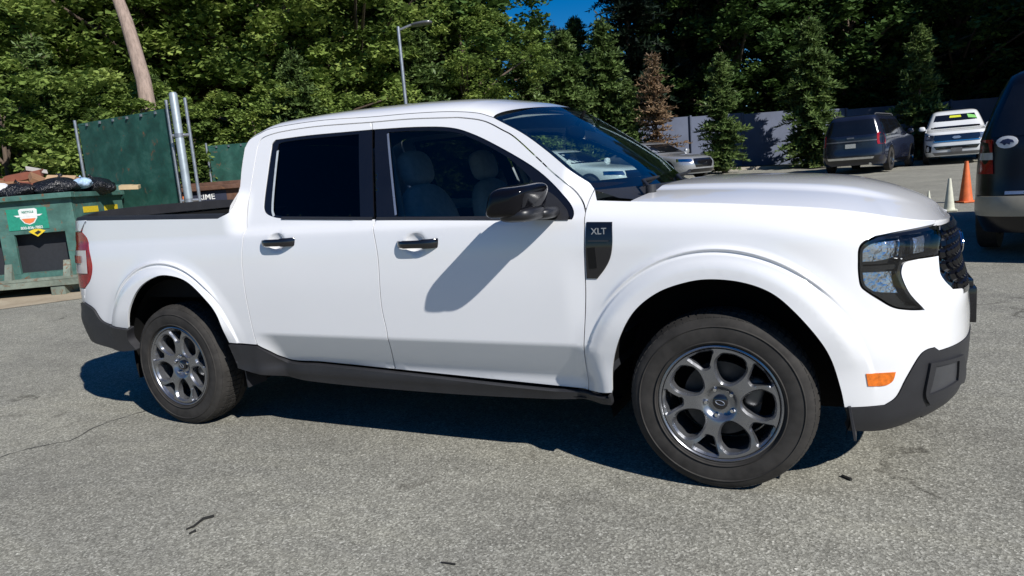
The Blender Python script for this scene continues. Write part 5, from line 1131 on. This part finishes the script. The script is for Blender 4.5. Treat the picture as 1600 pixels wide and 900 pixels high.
def board(lx, ly, lz, sz, rot, m, label, cat='cardboard', name='cardboard_sheet', group='cardboard on the dumpster'):
    mb = MB(); a, b, c = sz
    mb.box((-a, -b, -c), (a, b, c)); mb.V = [(x, y, z+.03*math.sin(x*4)*0) for x, y, z in mb.V]
    mb.box((-a*.98, -b*.6, c), (a*.3, b*.9, c+.006))
    o = mb.build(name, m, smooth=False, bevel=.003)
    o.matrix_world = DM @ Matrix.Translation((lx, ly, lz)) @ Matrix.Rotation(rot[2], 4, 'Z') @ Matrix.Rotation(rot[1], 4, 'Y') @ Matrix.Rotation(rot[0], 4, 'X'); return tag(o, label, cat, group)
board(-1.55, .62, 1.66, (.40, .22, .03), (.15, .10, .2), CARD, 'long flat tan cardboard sheet lying at the left end of the dumpster')
board(-.92, .62, 1.78, (.24, .16, .05), (.1, -.15, .3), REDC, 'red-brown carton on top of the heap')
board(-.88, .55, 1.70, (.34, .20, .012), (.25, .12, .1), CARD, 'bent tan cardboard flap just under the red-brown carton')
board(-.62, .45, 1.68, (.14, .12, .04), (.5, .5, .8), CARD, 'small tan carton tilted on its corner, right of the red-brown carton')
board(-.36, .50, 1.68, (.20, .10, .015), (.6, .10, .1), mat('pale_card', (.42, .28, .16), .8), 'pale cardboard strip sticking up over the black bags')
board(-1.25, .66, 1.73, (.26, .18, .012), (-.2, .2, -.2), REDC, 'dark red cardboard flap behind the white bag')
board(.42, 1.0, 1.50, (.14, .10, .03), (.1, .05, .2), mat('pale_card2', (.50, .38, .22), .8), 'pale carton perched on the far right rim of the dumpster')
board(-.78, .70, 1.86, (.14, .10, .008), (.3, .25, .6), mat('grey_card', (.45, .42, .38), .8), 'grey card flap at the very top of the heap')
board(-1.72, .35, 1.64, (.30, .12, .02), (.35, -.1, -.3), CARD, 'tan carton lid leaning over the left edge of the heap')
board(-1.40, .30, 1.66, (.12, .10, .07), (.2, .3, .9), CARD, 'small cube-shaped carton between the black bags at the left')
board(-1.12, .52, 1.70, (.30, .07, .012), (.5, .05, .4), mat('pale_card3', (.48, .36, .25), .8), 'narrow pale board lying across the middle of the heap')
board(-.70, .30, 1.63, (.16, .05, .012), (.9, .1, -.2), REDC, 'red-brown flap poking out between two black bags')
board(-.20, .70, 1.66, (.15, .10, .01), (.4, .3, .5), CARD, 'tan flap behind the pale blue bag')
board(-1.62, .80, 1.80, (.22, .14, .03), (.1, .2, 1.1), REDC, 'red-brown carton at the back left of the heap')
# gates of the enclosure: green screened panels on galvanised frames
def gate(name, label, A, B, ztop, zbot, cat='gate', post=True, lugs=True):
    """A to B on the ground plan; the frame of pipes with a green screen behind it"""
    A, B = Vector(A), Vector(B); z0 = float(gz(A.x, A.y)); d = (B-A); L = d.length; ang = math.atan2(d.y, d.x)
    t = empty(name, (A.x, A.y, z0), ang, label, cat)
    mb = MB(); r = .026
    V, F = [], []; nx, nz = 30, 12
    for i in range(nx+1):
        for j in range(nz+1):
            x = .03+(L-.06)*i/nx; z = zbot+(ztop-zbot)*j/nz; V.append((x, .03+.005*math.sin(i*.9)+.004*math.sin(j*2.1+i*.4), z))
    F = [(i*(nz+1)+j, (i+1)*(nz+1)+j, (i+1)*(nz+1)+j+1, i*(nz+1)+j+1) for i in range(nx) for j in range(nz)]
    obj_from('screen', V, F, DGREEN, t)
    mb.tube([(0, 0, zbot-.1), (0, 0, ztop+.06)], r, 10); mb.build('frame_pipe', GALV, t)
    mb = MB(); mb.tube([(L, 0, zbot-.1), (L, 0, ztop+.12)], r, 10); mb.build('frame_pipe', GALV, t)
    mb = MB(); mb.tube([(0, .05, ztop-.03), (L, .05, ztop-.03)], .02, 8); mb.build('frame_pipe', DGREEN, t)
    mb = MB(); mb.tube([(0, .05, zbot+.03), (L, .05, zbot+.03)], .02, 8); mb.build('frame_pipe', DGREEN, t)
    if lugs:
        for i in range(6):
            x = L*(.12+.15*i); mb = MB(); mb.box((x-.015, .0, ztop-.06), (x+.015, .03, ztop-.02)); mb.build('screen_tie', GALV, t, smooth=False)
    return t
gate('enclosure_gate', 'tall dark green screened gate panel behind the dumpster', (-11.672, 4.315), (-9.277, 4.278), 2.62, .15)
gp = (-9.039, 4.228)
t = empty('gate_post', (gp[0], gp[1], float(gz(*gp))), ANG, 'thick grey steel gate post with caged pipe frame, right of the green gate', 'post')
mb = MB(); hp = 2.83; mb.tube([(0, 0, 0), (0, 0, hp), (0, 0, hp+.03)], [.062, .062, .045], 18); mb.build('post', POST, t)
mb = MB(); mb.tube([(.16, .02, .1), (.16, .02, hp-.06)], .026, 10); mb.build('frame_pipe', GALV, t)
for z in (hp-.62, 1.2):
    mb = MB(); mb.tube([(-.10, .0, z), (.17, .02, z)], .024, 8); mb.lathe([(.070, z-.03), (.070, z+.03)], n=16); mb.build('pipe_clamp', GALV, t)
gate('enclosure_gate', 'shorter green screened panel seen over the bed of the pickup', (-12.538, 7.751), (-10.919, 8.575), 2.25, .15)
# brown skip with lettering behind the bed
bt, bb = skip('dumpster', 'brown dumpster with white lettering just behind the cab of the pickup', (-8.837, 5.756), 0.5061, 2.0, 1.4, 1.34, BROWN, False)
P2 = stick('name_panel', (-1.72, 1.34-.235), (-.75, 1.34-.035), -.005, mat('dark_panel', (.03, .035, .06), .5), bt)
fr = frame_at((-1.10, -.010, 1.34-.135), (1, 0, 0), (0, 0, 1)); text_obj('name_text', 'RIME', .14, WH, fr, P2, .001, True)
flat('name_logo', [(-1.70, 1.34-.22), (-1.50, 1.34-.22), (-1.48, 1.34-.05), (-1.70, 1.34-.05)], -.010, OR, P2)
# lamp post
lx, ly = (-10.548, 12.762); lz = float(gz(lx, ly))
t = empty('lamp_post', (lx, ly, lz), 0, 'slim galvanised parking lot lamp post against the trees', 'lamp post')
mb = MB(); mb.tube([(0, 0, 0), (0, 0, 2), (0, 0, 5.05)], [.065, .055, .045], 14); mb.build('pole', GALV, t)
mb = MB(); tp = 5.05-.03; mb.tube([(0, 0, tp-.06), (RD[0]*.35, RD[1]*.35, tp+.05)], .03, 8); mb.build('arm', GALV, t)
mb = MB(); mb.sell((RD[0]*.62, RD[1]*.62, tp+.06), (.32, .15, .05), 3, 24, 10, None); mb.build('lamp_head', M['grey_trim'], t)
# traffic cones
def cone(loc, h, col, band, label, worn=None):
    t = empty('traffic_cone', (loc[0], loc[1], float(gz(*loc))+.004), random.uniform(0, 1), label, 'traffic cone', 'traffic cones between the SUVs')
    mb = MB(); r = h*.155; mb.lathe([(r, .025), (r*.95, .05), (h*.045, h*.97), (h*.040, h), (h*.02, h)], n=28); mb.build('cone_body', col, t)
    mb = MB(); mb.box((-r*1.35, -r*1.35, 0), (r*1.35, r*1.35, .028)); mb.build('cone_base', col if band is None else band, t, bevel=.01)
OC = mat('orange_cone', (.72, .15, .035), .55, 0, 0, .15, 9, 40, .2, .002); WC = mat('faded_white_cone', (.62, .62, .50), .6, 0, 0, .10, 9)
cone((1.757, 10.232), .54, WC, None, 'small faded white traffic cone in front of the orange one')
cone((2.144, 11.683), .74, OC, OC, 'tall orange traffic cone beside the black SUV')
cone((1.507, 10.902), .30, WC, None, 'white traffic cone whose tip shows over the hood of the pickup')
# panel fence
FENCE = mat('shade_darkened_fence_paint', (.115, .135, .195), .75, 0, 0, .10, 1.2, 30, .15, .004); FENCE2 = mat('fence_post_paint', (.10, .118, .17), .7, 0, 0, .1, 3)  # shade of the trees is put into the fence colour, darker than its paint
ft = empty('panel_fence', (*vp(33.2, 0), 0), 0, 'tall grey panel fence, darkened to stand for shade, in front of the wood', 'fence')
ls = list(np.arange(-8, 30, 2.4)); o_ = Vector((*vp(33.2, 0), 0))
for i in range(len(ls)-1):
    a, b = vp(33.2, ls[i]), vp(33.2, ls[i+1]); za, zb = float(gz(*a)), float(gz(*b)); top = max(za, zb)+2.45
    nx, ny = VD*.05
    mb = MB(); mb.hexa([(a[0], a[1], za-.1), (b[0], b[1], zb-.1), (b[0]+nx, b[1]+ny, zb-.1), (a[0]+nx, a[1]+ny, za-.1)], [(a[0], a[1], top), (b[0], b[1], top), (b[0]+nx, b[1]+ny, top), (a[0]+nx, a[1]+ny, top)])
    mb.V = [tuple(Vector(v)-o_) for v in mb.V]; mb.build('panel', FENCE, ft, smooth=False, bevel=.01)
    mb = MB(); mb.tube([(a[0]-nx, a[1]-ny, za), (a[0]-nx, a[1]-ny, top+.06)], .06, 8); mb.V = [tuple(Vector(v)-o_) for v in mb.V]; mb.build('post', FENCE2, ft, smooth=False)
# cracks and bits of dark debris lying on the asphalt
TAR = mat('tar_crumb', (.012, .012, .011), .9, 0, 0, .2, 50)
def crumb(pts, w, label):
    P = [Vector((x, y, .005)) for x, y in pts]; mb = MB(); mb.tube(P, [w*random.uniform(.5, 1.1) for _ in P], 6); o = mb.build('tar_scrap', TAR); tag(o, label, 'debris', 'dark scraps on the asphalt')
crumb([(-1.925, -1.843), (-1.916, -1.815), (-1.932, -1.755), (-1.908, -1.72)], 0.007, 'long crooked dark scrap on the asphalt, left of the front wheel')
crumb([(-1.881, -1.865), (-1.875, -1.839)], 0.006, 'tiny dark scrap just below the long crooked one')
crumb([(0.429, -0.645), (0.462, -0.673)], 0.007, 'dark scrap to the right of the front wheel')
crumb([(-0.795, -1.723), (-0.741, -1.718)], 0.005, 'dark crumb low in the middle of the picture')

CR = mat('crack_filler', (.06, .058, .052), .9, 0, 0, .2, 20)
cp = np.array([(-3.753, -1.637), (-3.672, -1.413), (-3.57, -1.293), (-3.653, -1.085), (-3.63, -0.846), (-3.593, -0.737)]); cp = crom(cp, .05); rs = np.random.default_rng(4); cp = cp+rs.normal(size=cp.shape)*.006
dd = np.gradient(cp, axis=0); dd /= np.linalg.norm(dd, axis=1, keepdims=True); nn_ = np.stack([-dd[:, 1], dd[:, 0]], 1); wv = rs.uniform(.001, .005, len(cp))[:, None]
A_ = cp+nn_*wv; B_ = cp-nn_*wv; k = len(cp); zz = [float(gz(*q))+.0035 for q in cp]
o = obj_from('asphalt_crack', [(x, y, z) for (x, y), z in zip(A_, zz)]+[(x, y, z) for (x, y), z in zip(B_, zz)], [(i, k+i, k+i+1, i+1) for i in range(k-1)], CR, smooth=False); tag(o, kind='structure')

# ================================================================== trees
def foliage_mat(name, dark, mid, light, trans=.38):
    m, nt, b = new_mat(name); v = objvec(nt)
    a = noise(nt, .8, 4, .6, v); c = ramp(nt, a, [(.32, dark), (.52, mid), (.70, light)])
    c = mixc(nt, 1, c, ramp(nt, noise(nt, 11, 3, .6, v), [(.3, (.62, .66, .6)), (.7, (1.3, 1.25, 1.15))]), 'MULTIPLY')
    nt.links.new(c, b.inputs["Base Color"]); b.inputs["Roughness"].default_value = .55; b.inputs["Specular IOR Level"].default_value = .35
    tr = nd(nt, "ShaderNodeBsdfTranslucent"); nt.links.new(c, tr.inputs[0]); mx = nd(nt, "ShaderNodeMixShader"); mx.inputs[0].default_value = trans
    nt.links.new(b.outputs[0], mx.inputs[1]); nt.links.new(tr.outputs[0], mx.inputs[2]); nt.links.new(mx.outputs[0], nt.nodes["Material Output"].inputs[0])
    return m
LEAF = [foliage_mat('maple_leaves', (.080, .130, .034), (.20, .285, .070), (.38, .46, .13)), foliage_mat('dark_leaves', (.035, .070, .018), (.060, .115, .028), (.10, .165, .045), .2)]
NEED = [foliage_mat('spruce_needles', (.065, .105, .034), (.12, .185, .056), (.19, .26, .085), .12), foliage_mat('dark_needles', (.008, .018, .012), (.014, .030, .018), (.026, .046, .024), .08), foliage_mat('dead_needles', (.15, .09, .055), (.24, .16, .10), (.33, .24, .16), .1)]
def bark(name, col):
    m, nt, b = new_mat(name); v = objvec(nt); w_ = nd(nt, "ShaderNodeMapping"); w_.inputs["Scale"].default_value = (8, 8, 1.2); nt.links.new(v, w_.inputs[0])
    f = noise(nt, 2.5, 7, .7, w_.outputs[0]); nt.links.new(ramp(nt, f, [(.3, tuple(x*.5 for x in col)), (.6, col)]), b.inputs["Base Color"]); b.inputs["Roughness"].default_value = .9; bump(nt, b, f, .6, .03); return m
BARK = bark('brown_bark', (.13, .095, .07)); PALEBARK = bark('pale_bark', (.36, .27, .22))
def quads_mesh(name, C, A, B, bend):
    """C centres, A long half axis, B short half axis: kite-shaped leaves folded a little along the middle"""
    n = len(C); Vv = np.empty((n, 4, 3)); Vv[:, 0] = C-A; Vv[:, 1] = C+B+A*.1+bend; Vv[:, 2] = C+A; Vv[:, 3] = C-B+A*.1+bend
    me = bpy.data.meshes.new(name); me.vertices.add(4*n); me.vertices.foreach_set('co', Vv.reshape(-1)); me.loops.add(4*n); me.loops.foreach_set('vertex_index', np.arange(4*n, dtype=np.int32))
    me.polygons.add(n); me.polygons.foreach_set('loop_start', np.arange(0, 4*n, 4, dtype=np.int32)); me.update(calc_edges=True); me.validate(); return me
rng = np.random.default_rng(3)
def rv(n): v = rng.normal(size=(n, 3)); return v/np.linalg.norm(v, axis=1, keepdims=True)
def broadleaf(name, h, rad, zlow, nclus, per, leaf, lm, seed, label_ok=None, bare=0):
    global rng; rng = np.random.default_rng(seed); random.seed(seed)
    t = empty(name)
    # trunk and limbs
    mb = MB(); lean = rng.normal(size=2)*.25; pts = [Vector((lean[0]*q*q, lean[1]*q*q, h*.80*q)) for q in np.linspace(0, 1, 8)]
    mb.tube(pts, [h*.024*(1-.85*q) for q in np.linspace(0, 1, 8)], 10)
    cl = []
    while len(cl) < nclus:
        u = rng.uniform(-1, 1, 3); d = np.linalg.norm(u)
        if d > 1 or rng.uniform() > .25+.75*d**1.5: continue
        z = zlow+(h-zlow)*(.5+.5*u[2]); taper = 1-.35*max(0, u[2])**2
        f = 1+.30*math.sin(u[0]*4+seed)+.22*math.sin(u[1]*5+2*seed)+.2*math.sin(u[2]*7+seed*3)
        cl.append((u[0]*rad*f*taper, u[1]*rad*f*taper, z, d))
    cl = np.array(cl)
    for i in range(0, nclus, max(1, nclus//26)):
        p = Vector(cl[i, :3]); z0 = max(zlow*.6, p.z*.62); s0 = Vector((lean[0]*(z0/h/.8)**2, lean[1]*(z0/h/.8)**2, z0)); mid = s0.lerp(p, .5)+Vector((0, 0, .25))
        mb.tube([s0, mid, p], [h*.008, h*.005, h*.002], 6, cap=False)
    mb.build('trunk', BARK, t, sharp=80)
    n = nclus*per; ci = np.repeat(np.arange(nclus), per); cr = rng.uniform(.30, .95, nclus)[ci]*rad/4.4
    off = rv(n)*(rng.uniform(0, 1, n)**.5)[:, None]*cr[:, None]*[1.15, 1.15, .55]
    off[:, 2] -= .25*(off[:, 0]**2+off[:, 1]**2)/np.maximum(cr, .1)
    C = cl[ci, :3]+off
    nrm = rv(n)*.75+np.array([0, 0, 1.0]); nrm /= np.linalg.norm(nrm, axis=1, keepdims=True)
    A = np.cross(nrm, rv(n)); A /= np.linalg.norm(A, axis=1, keepdims=True); B = np.cross(nrm, A); s = (leaf*rng.uniform(.6, 1.25, n))[:, None]
    me = quads_mesh('crown', C, A*s*.55, B*s*.36, nrm*s*-.10); link('crown', me, t, [lm]); return t
def conifer(name, h, rad, nm, seed, zlow=.25, density=1., droop=.35, leafless=0, spray=.30, bk=None):
    global rng; rng = np.random.default_rng(seed); random.seed(seed)
    t = empty(name); mb = MB(); mb.tube([Vector((.03*h*math.sin(q*3+seed)*.2, 0, h*q)) for q in np.linspace(0, 1, 9)], [h*.013*(1-q)+.012 for q in np.linspace(0, 1, 9)], 8)
    C, A, B, Nn = [], [], [], []
    z = zlow
    while z < h*.985:
        q = (z-zlow)/(h-zlow); L = rad*(1-q)**.62*(.82+.18*math.sin(z*5+seed))*min(1, .55+q*3) + .10
        nb = int(6+3*random.random())
        for k in range(nb):
            a = random.uniform(0, 2*PI); l = L*random.uniform(.65, 1.12); up0 = random.uniform(.02, .30)-droop*.3+q*.5
            d = np.array([math.cos(a), math.sin(a), 0]); sd = np.array([-d[1], d[0], 0])
            m_ = max(4, int(l/.055*density*1.0)); ts = (np.arange(m_)+rng.uniform(0, 1, m_))/m_
            zz = up0*ts*l-droop*ts**2*l*.8
            base = d[None]*(ts*l)[:, None]; base[:, 2] += zz
            if l > .3: mb.tube([(0, 0, z), (d[0]*l*.5, d[1]*l*.5, z+up0*.5*l-droop*.2*l), (d[0]*l*.95, d[1]*l*.95, z+up0*l*.95-droop*.72*l)], [.012+.012*l*.5, .01, .004], 4, cap=False)
            for sg in (-1, 1, 0):
                w = spray*(1.05-.55*ts)*rng.uniform(.6, 1.2, m_)*(min(1, l/1.0)*.6+.4)
                dirv = d[None]*.75+sd[None]*sg*rng.uniform(.55, 1.0, m_)[:, None]+np.array([0, 0, -.18])[None]+rng.normal(size=(m_, 3))*.16
                if sg == 0: dirv = d[None]*.5+np.array([0, 0, .35])[None]+rng.normal(size=(m_, 3))*.35
                dirv /= np.linalg.norm(dirv, axis=1, keepdims=True)
                c = base+dirv*(w*.5)[:, None]; c[:, 2] += z
                nn = rng.normal(size=(m_, 3))*.45+np.array([0, 0, 1.]); b = np.cross(nn, dirv); b /= np.linalg.norm(b, axis=1, keepdims=True)
                C.append(c); A.append(dirv*(w*.55)[:, None]); B.append(b*(w*.17)[:, None]); Nn.append(np.cross(dirv, b)*-.02)
        z += max(.10, .20*(1-q*.4))/max(.6, density)
    mb.build('trunk', bk or BARK, t, sharp=80)
    C, A, B, Nn = map(np.vstack, (C, A, B, Nn))
    me = quads_mesh('crown', C, A, B, Nn); link('crown', me, t, [nm]); return t
# one of each kind, then copies with their own size and turn
K = {}
K['maple1'] = broadleaf('broadleaf_tree', 12.5, 3.9, .4, 400, 125, .20, LEAF[0], 11)
K['maple2'] = broadleaf('broadleaf_tree', 11.0, 3.4, .3, 340, 125, .185, LEAF[0], 23)
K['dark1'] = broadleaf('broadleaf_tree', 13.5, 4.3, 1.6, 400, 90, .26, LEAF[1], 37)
K['bush'] = broadleaf('young_tree', 4.6, 2.0, .1, 150, 150, .13, LEAF[0], 51)
K['spruce1'] = conifer('spruce_tree', 5.2, 1.35, NEED[0], 5, droop=.26, density=1.25, spray=.36)
K['spruce2'] = conifer('spruce_tree', 6.8, 1.9, NEED[0], 9, droop=.36, density=1.15, spray=.42)
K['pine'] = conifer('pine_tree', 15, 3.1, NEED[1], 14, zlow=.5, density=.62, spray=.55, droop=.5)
K['dead'] = conifer('dead_spruce', 5.2, 1.45, NEED[2], 21, density=.75, spray=.30, droop=.25)
index_kids(); used = set(); NT = 0
def tree(kind, px_l, d, sc, label, cat, group=None, dz=0, rz=None, name=None):
    """d metres out along the fence normal, px_l metres along it"""
    global NT
    r0 = K[kind]
    if kind in used: r0 = copy_tree(r0)
    used.add(kind); x, y = vp(d, px_l); r0.location = (x, y, float(gz(x, y))+dz-.05); NT += 1
    r0.rotation_euler = (0, 0, rz if rz is not None else (NT*2.399) % 6.283); r0.scale = (sc if isinstance(sc, tuple) else (sc,)*3)
    tag(r0, label, cat, group)
    if name: r0.name = name
    return r0
def lp(px, d):   # metres along the fence for a picture column at that distance (1600 px wide photograph, horizon roll ignored)
    return (px-800)/1105*d
tree('maple1', -14.79, 19, 0.95, 'bright green broadleaf tree at the left edge, behind the dumpster', 'tree', 'broadleaf trees behind the dumpster and the pickup')
tree('maple2', -13.4, 21, 1.05, 'bright broadleaf tree left of the leaning trunk', 'tree', 'broadleaf trees behind the dumpster and the pickup')
tree('maple1', -10.43, 24, 1.0, 'sunlit broadleaf tree rising right of the leaning trunk', 'tree', 'broadleaf trees behind the dumpster and the pickup')
tree('maple2', -7.28, 24, 1.1, 'bright broadleaf tree above the rear door of the pickup', 'tree', 'broadleaf trees behind the dumpster and the pickup')
tree('maple1', -5.13, 27, 1.0, 'sunlit broadleaf tree directly behind the lamp post', 'tree', 'broadleaf trees behind the dumpster and the pickup')
tree('dark1', -2.23, 29, 0.92, 'dark green broadleaf tree right of the lamp post, left of the sky gap', 'tree', 'broadleaf trees behind the dumpster and the pickup')
tree('maple2', -1.06, 26, 0.72, 'lower bright broadleaf tree above the roof of the pickup', 'tree', 'broadleaf trees behind the dumpster and the pickup')
tree('dark1', -22.44, 31, 1.05, 'shaded broadleaf tree far back in the gaps between the bright ones on the left', 'tree', 'shaded trees far back on the left')
tree('dark1', -16.01, 29, 1.05, 'shaded broadleaf tree far back in the gaps between the bright ones on the left', 'tree', 'shaded trees far back on the left')
tree('dark1', -11.95, 33, 1.05, 'shaded broadleaf tree far back in the gaps between the bright ones on the left', 'tree', 'shaded trees far back on the left')
tree('dark1', -8.47, 36, 1.05, 'shaded broadleaf tree far back in the gaps between the bright ones on the left', 'tree', 'shaded trees far back on the left')
tree('dark1', -4.69, 37, 1.05, 'shaded broadleaf tree far back in the gaps between the bright ones on the left', 'tree', 'shaded trees far back on the left')
tree('dark1', -18.23, 38, 1.05, 'shaded broadleaf tree far back in the gaps between the bright ones on the left', 'tree', 'shaded trees far back on the left')
tree('dark1', -24.62, 40, 1.05, 'shaded broadleaf tree far back in the gaps between the bright ones on the left', 'tree', 'shaded trees far back on the left')
tree('bush', -9.91, 14.5, 0.95, 'bright leafy bush right behind the dumpster', 'bush', 'young trees and bushes under the tall ones')
tree('bush', -8.21, 15.5, 0.9, 'leafy bush behind the tall green gate', 'bush', 'young trees and bushes under the tall ones')
tree('bush', -8.51, 20, 0.85, 'leafy bush just above the brown dumpster', 'bush', 'young trees and bushes under the tall ones')
tree('bush', -6.61, 20, 0.9, 'leafy bush behind the rear corner of the cab', 'bush', 'young trees and bushes under the tall ones')
tree('bush', -4.56, 21, 0.85, 'leafy bush left of the foot of the lamp post', 'bush', 'young trees and bushes under the tall ones')
tree('bush', 0.0, 25, 0.75, 'leafy bush over the front end of the cab roof', 'bush', 'young trees and bushes under the tall ones')
tree('spruce1', -9.88, 16, 0.95, 'spruce with drooping twigs between the dumpster and the gate', 'tree', 'spruces along the edge of the lot')
tree('spruce1', -9.0, 19.5, 0.85, 'spruce right of the steel gate post', 'tree', 'spruces along the edge of the lot')
tree('spruce2', -5.43, 20, 0.72, 'spruce above the rear door window', 'tree', 'spruces along the edge of the lot')
tree('spruce2', -2.39, 24, 0.85, 'spruce just right of the lamp post', 'tree', 'spruces along the edge of the lot')
tree('spruce2', -0.61, 27, 0.8, 'spruce over the middle of the cab roof', 'tree', 'spruces along the edge of the lot')
tree('spruce1', 1.27, 28, 1.05, 'spruce left of the sky gap, above the windshield', 'tree', 'spruces along the edge of the lot')
tree('spruce2', 2.85, 30, 0.93, 'spruce right under the sky gap', 'tree', 'spruces along the edge of the lot')
tree('spruce2', 4.63, 31, 1.0, 'tall spruce left of the dead brown one', 'tree', 'spruces along the edge of the lot')
tree('spruce1', 5.43, 30, 0.8, 'short spruce touching the left side of the dead brown one', 'tree', 'spruces along the edge of the lot')
tree('pine', 3.79, 45, 0.6, 'distant conifer whose top fills the bottom of the sky gap', 'tree', None)
tree('spruce2', 2.34, 38, 1.22, 'distant spruce at the left foot of the sky gap', 'tree', 'spruces along the edge of the lot')
tree('spruce2', 4.52, 40, 1.25, 'distant spruce at the right foot of the sky gap', 'tree', 'spruces along the edge of the lot')
tree('maple2', -17.27, 18, 1.0, 'broadleaf tree of the row beyond the left end of the dumpster', 'tree', 'trees beyond the left end of the dumpster')
tree('maple1', -20.31, 17, 1.0, 'broadleaf tree of the row beyond the left end of the dumpster', 'tree', 'trees beyond the left end of the dumpster')
tree('maple2', -23.46, 16, 1.0, 'broadleaf tree of the row beyond the left end of the dumpster', 'tree', 'trees beyond the left end of the dumpster')
tree('dark1', -26.5, 24, 1.0, 'broadleaf tree of the row beyond the left end of the dumpster', 'tree', 'trees beyond the left end of the dumpster')
tree('dead', 6.41, 29.5, 0.98, 'dead brown spruce beside the windshield', 'tree', None)
tree('spruce1', 9.02, 29.3, (.92, .92, .93), 'narrow sunlit spruce standing alone against the fence', 'tree', 'spruces along the edge of the lot')
tree('spruce2', 13.19, 30.5, (.95, .95, .92), 'broad spruce left of the navy SUV', 'tree', 'spruces along the edge of the lot')
tree('spruce1', 18.04, 30.9, 1.1, 'spruce between the navy SUV and the white SUV', 'tree', 'spruces along the edge of the lot')
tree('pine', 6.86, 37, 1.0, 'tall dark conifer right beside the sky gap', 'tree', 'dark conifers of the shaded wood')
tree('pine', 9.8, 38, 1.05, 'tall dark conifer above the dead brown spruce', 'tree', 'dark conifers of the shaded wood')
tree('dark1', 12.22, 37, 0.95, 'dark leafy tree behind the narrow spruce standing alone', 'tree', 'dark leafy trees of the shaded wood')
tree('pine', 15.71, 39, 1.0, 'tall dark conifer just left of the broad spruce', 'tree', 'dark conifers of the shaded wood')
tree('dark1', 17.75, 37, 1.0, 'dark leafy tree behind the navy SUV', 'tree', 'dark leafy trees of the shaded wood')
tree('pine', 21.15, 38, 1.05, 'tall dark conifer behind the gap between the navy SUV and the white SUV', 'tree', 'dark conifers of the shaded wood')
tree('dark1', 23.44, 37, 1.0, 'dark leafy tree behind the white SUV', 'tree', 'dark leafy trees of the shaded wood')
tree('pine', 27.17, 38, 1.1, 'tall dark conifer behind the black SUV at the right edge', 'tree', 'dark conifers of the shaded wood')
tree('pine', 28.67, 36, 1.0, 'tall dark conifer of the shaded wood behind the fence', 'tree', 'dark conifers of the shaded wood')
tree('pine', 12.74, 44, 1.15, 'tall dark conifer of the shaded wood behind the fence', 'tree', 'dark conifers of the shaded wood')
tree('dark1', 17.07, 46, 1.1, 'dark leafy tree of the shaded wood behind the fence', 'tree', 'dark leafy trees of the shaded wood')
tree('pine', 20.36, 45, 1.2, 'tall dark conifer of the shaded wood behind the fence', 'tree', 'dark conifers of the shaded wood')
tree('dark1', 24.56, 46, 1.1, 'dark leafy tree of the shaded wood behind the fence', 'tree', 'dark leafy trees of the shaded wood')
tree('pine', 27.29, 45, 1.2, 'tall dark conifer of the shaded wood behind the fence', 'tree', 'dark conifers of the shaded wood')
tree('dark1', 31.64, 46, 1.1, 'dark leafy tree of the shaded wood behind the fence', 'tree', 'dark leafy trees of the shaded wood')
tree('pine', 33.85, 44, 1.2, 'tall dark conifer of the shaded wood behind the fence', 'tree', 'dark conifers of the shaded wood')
tree('pine', 9.99, 46, 1.1, 'tall dark conifer of the shaded wood behind the fence', 'tree', 'dark conifers of the shaded wood')
tree('pine', 23.70, 26.75, 1.05, 'tall tree at the right end of the fence', 'tree', 'tall trees at the right end of the fence')
tree('dark1', 27.72, 25.83, 1.1, 'tall tree at the right end of the fence', 'tree', 'tall trees at the right end of the fence')
tree('pine', 28.81, 21.35, 1.2, 'tall tree at the right end of the fence', 'tree', 'tall trees at the right end of the fence')
tree('dark1', 27.73, 26.95, 1.1, 'tall tree at the right end of the fence', 'tree', 'tall trees at the right end of the fence')
tree('dark1', 31.26, 20.66, 1.2, 'tall tree at the right end of the fence', 'tree', 'tall trees at the right end of the fence')
tree('dark1', 32.65, 27.81, 1.2, 'tall tree at the right end of the fence', 'tree', 'tall trees at the right end of the fence')
tree('dark1', 36.17, 19.29, 1.3, 'tall tree at the right end of the fence', 'tree', 'tall trees at the right end of the fence')
# leaning bare trunk behind the gate
x, y = (-12.876, 6.439); z0 = float(gz(x, y)); t = empty('leaning_trunk', (x, y, z0), 0, 'bare pale trunk leaning left above the green gate', 'tree trunk')
mb = MB(); tr = [Vector(q)-Vector((x, y, z0)) for q in [(-12.876, 6.439, 0.212), (-13.089, 6.88, 3.312), (-13.185, 6.94, 3.922), (-13.354, 6.975, 4.605), (-13.511, 7.0, 5.194), (-13.68, 7.005, 5.704)]]; mb.tube(tr, [.17, .16, .15, .14, .13, .115][:len(tr)], 14); mb.build('trunk', PALEBARK, t, sharp=80)
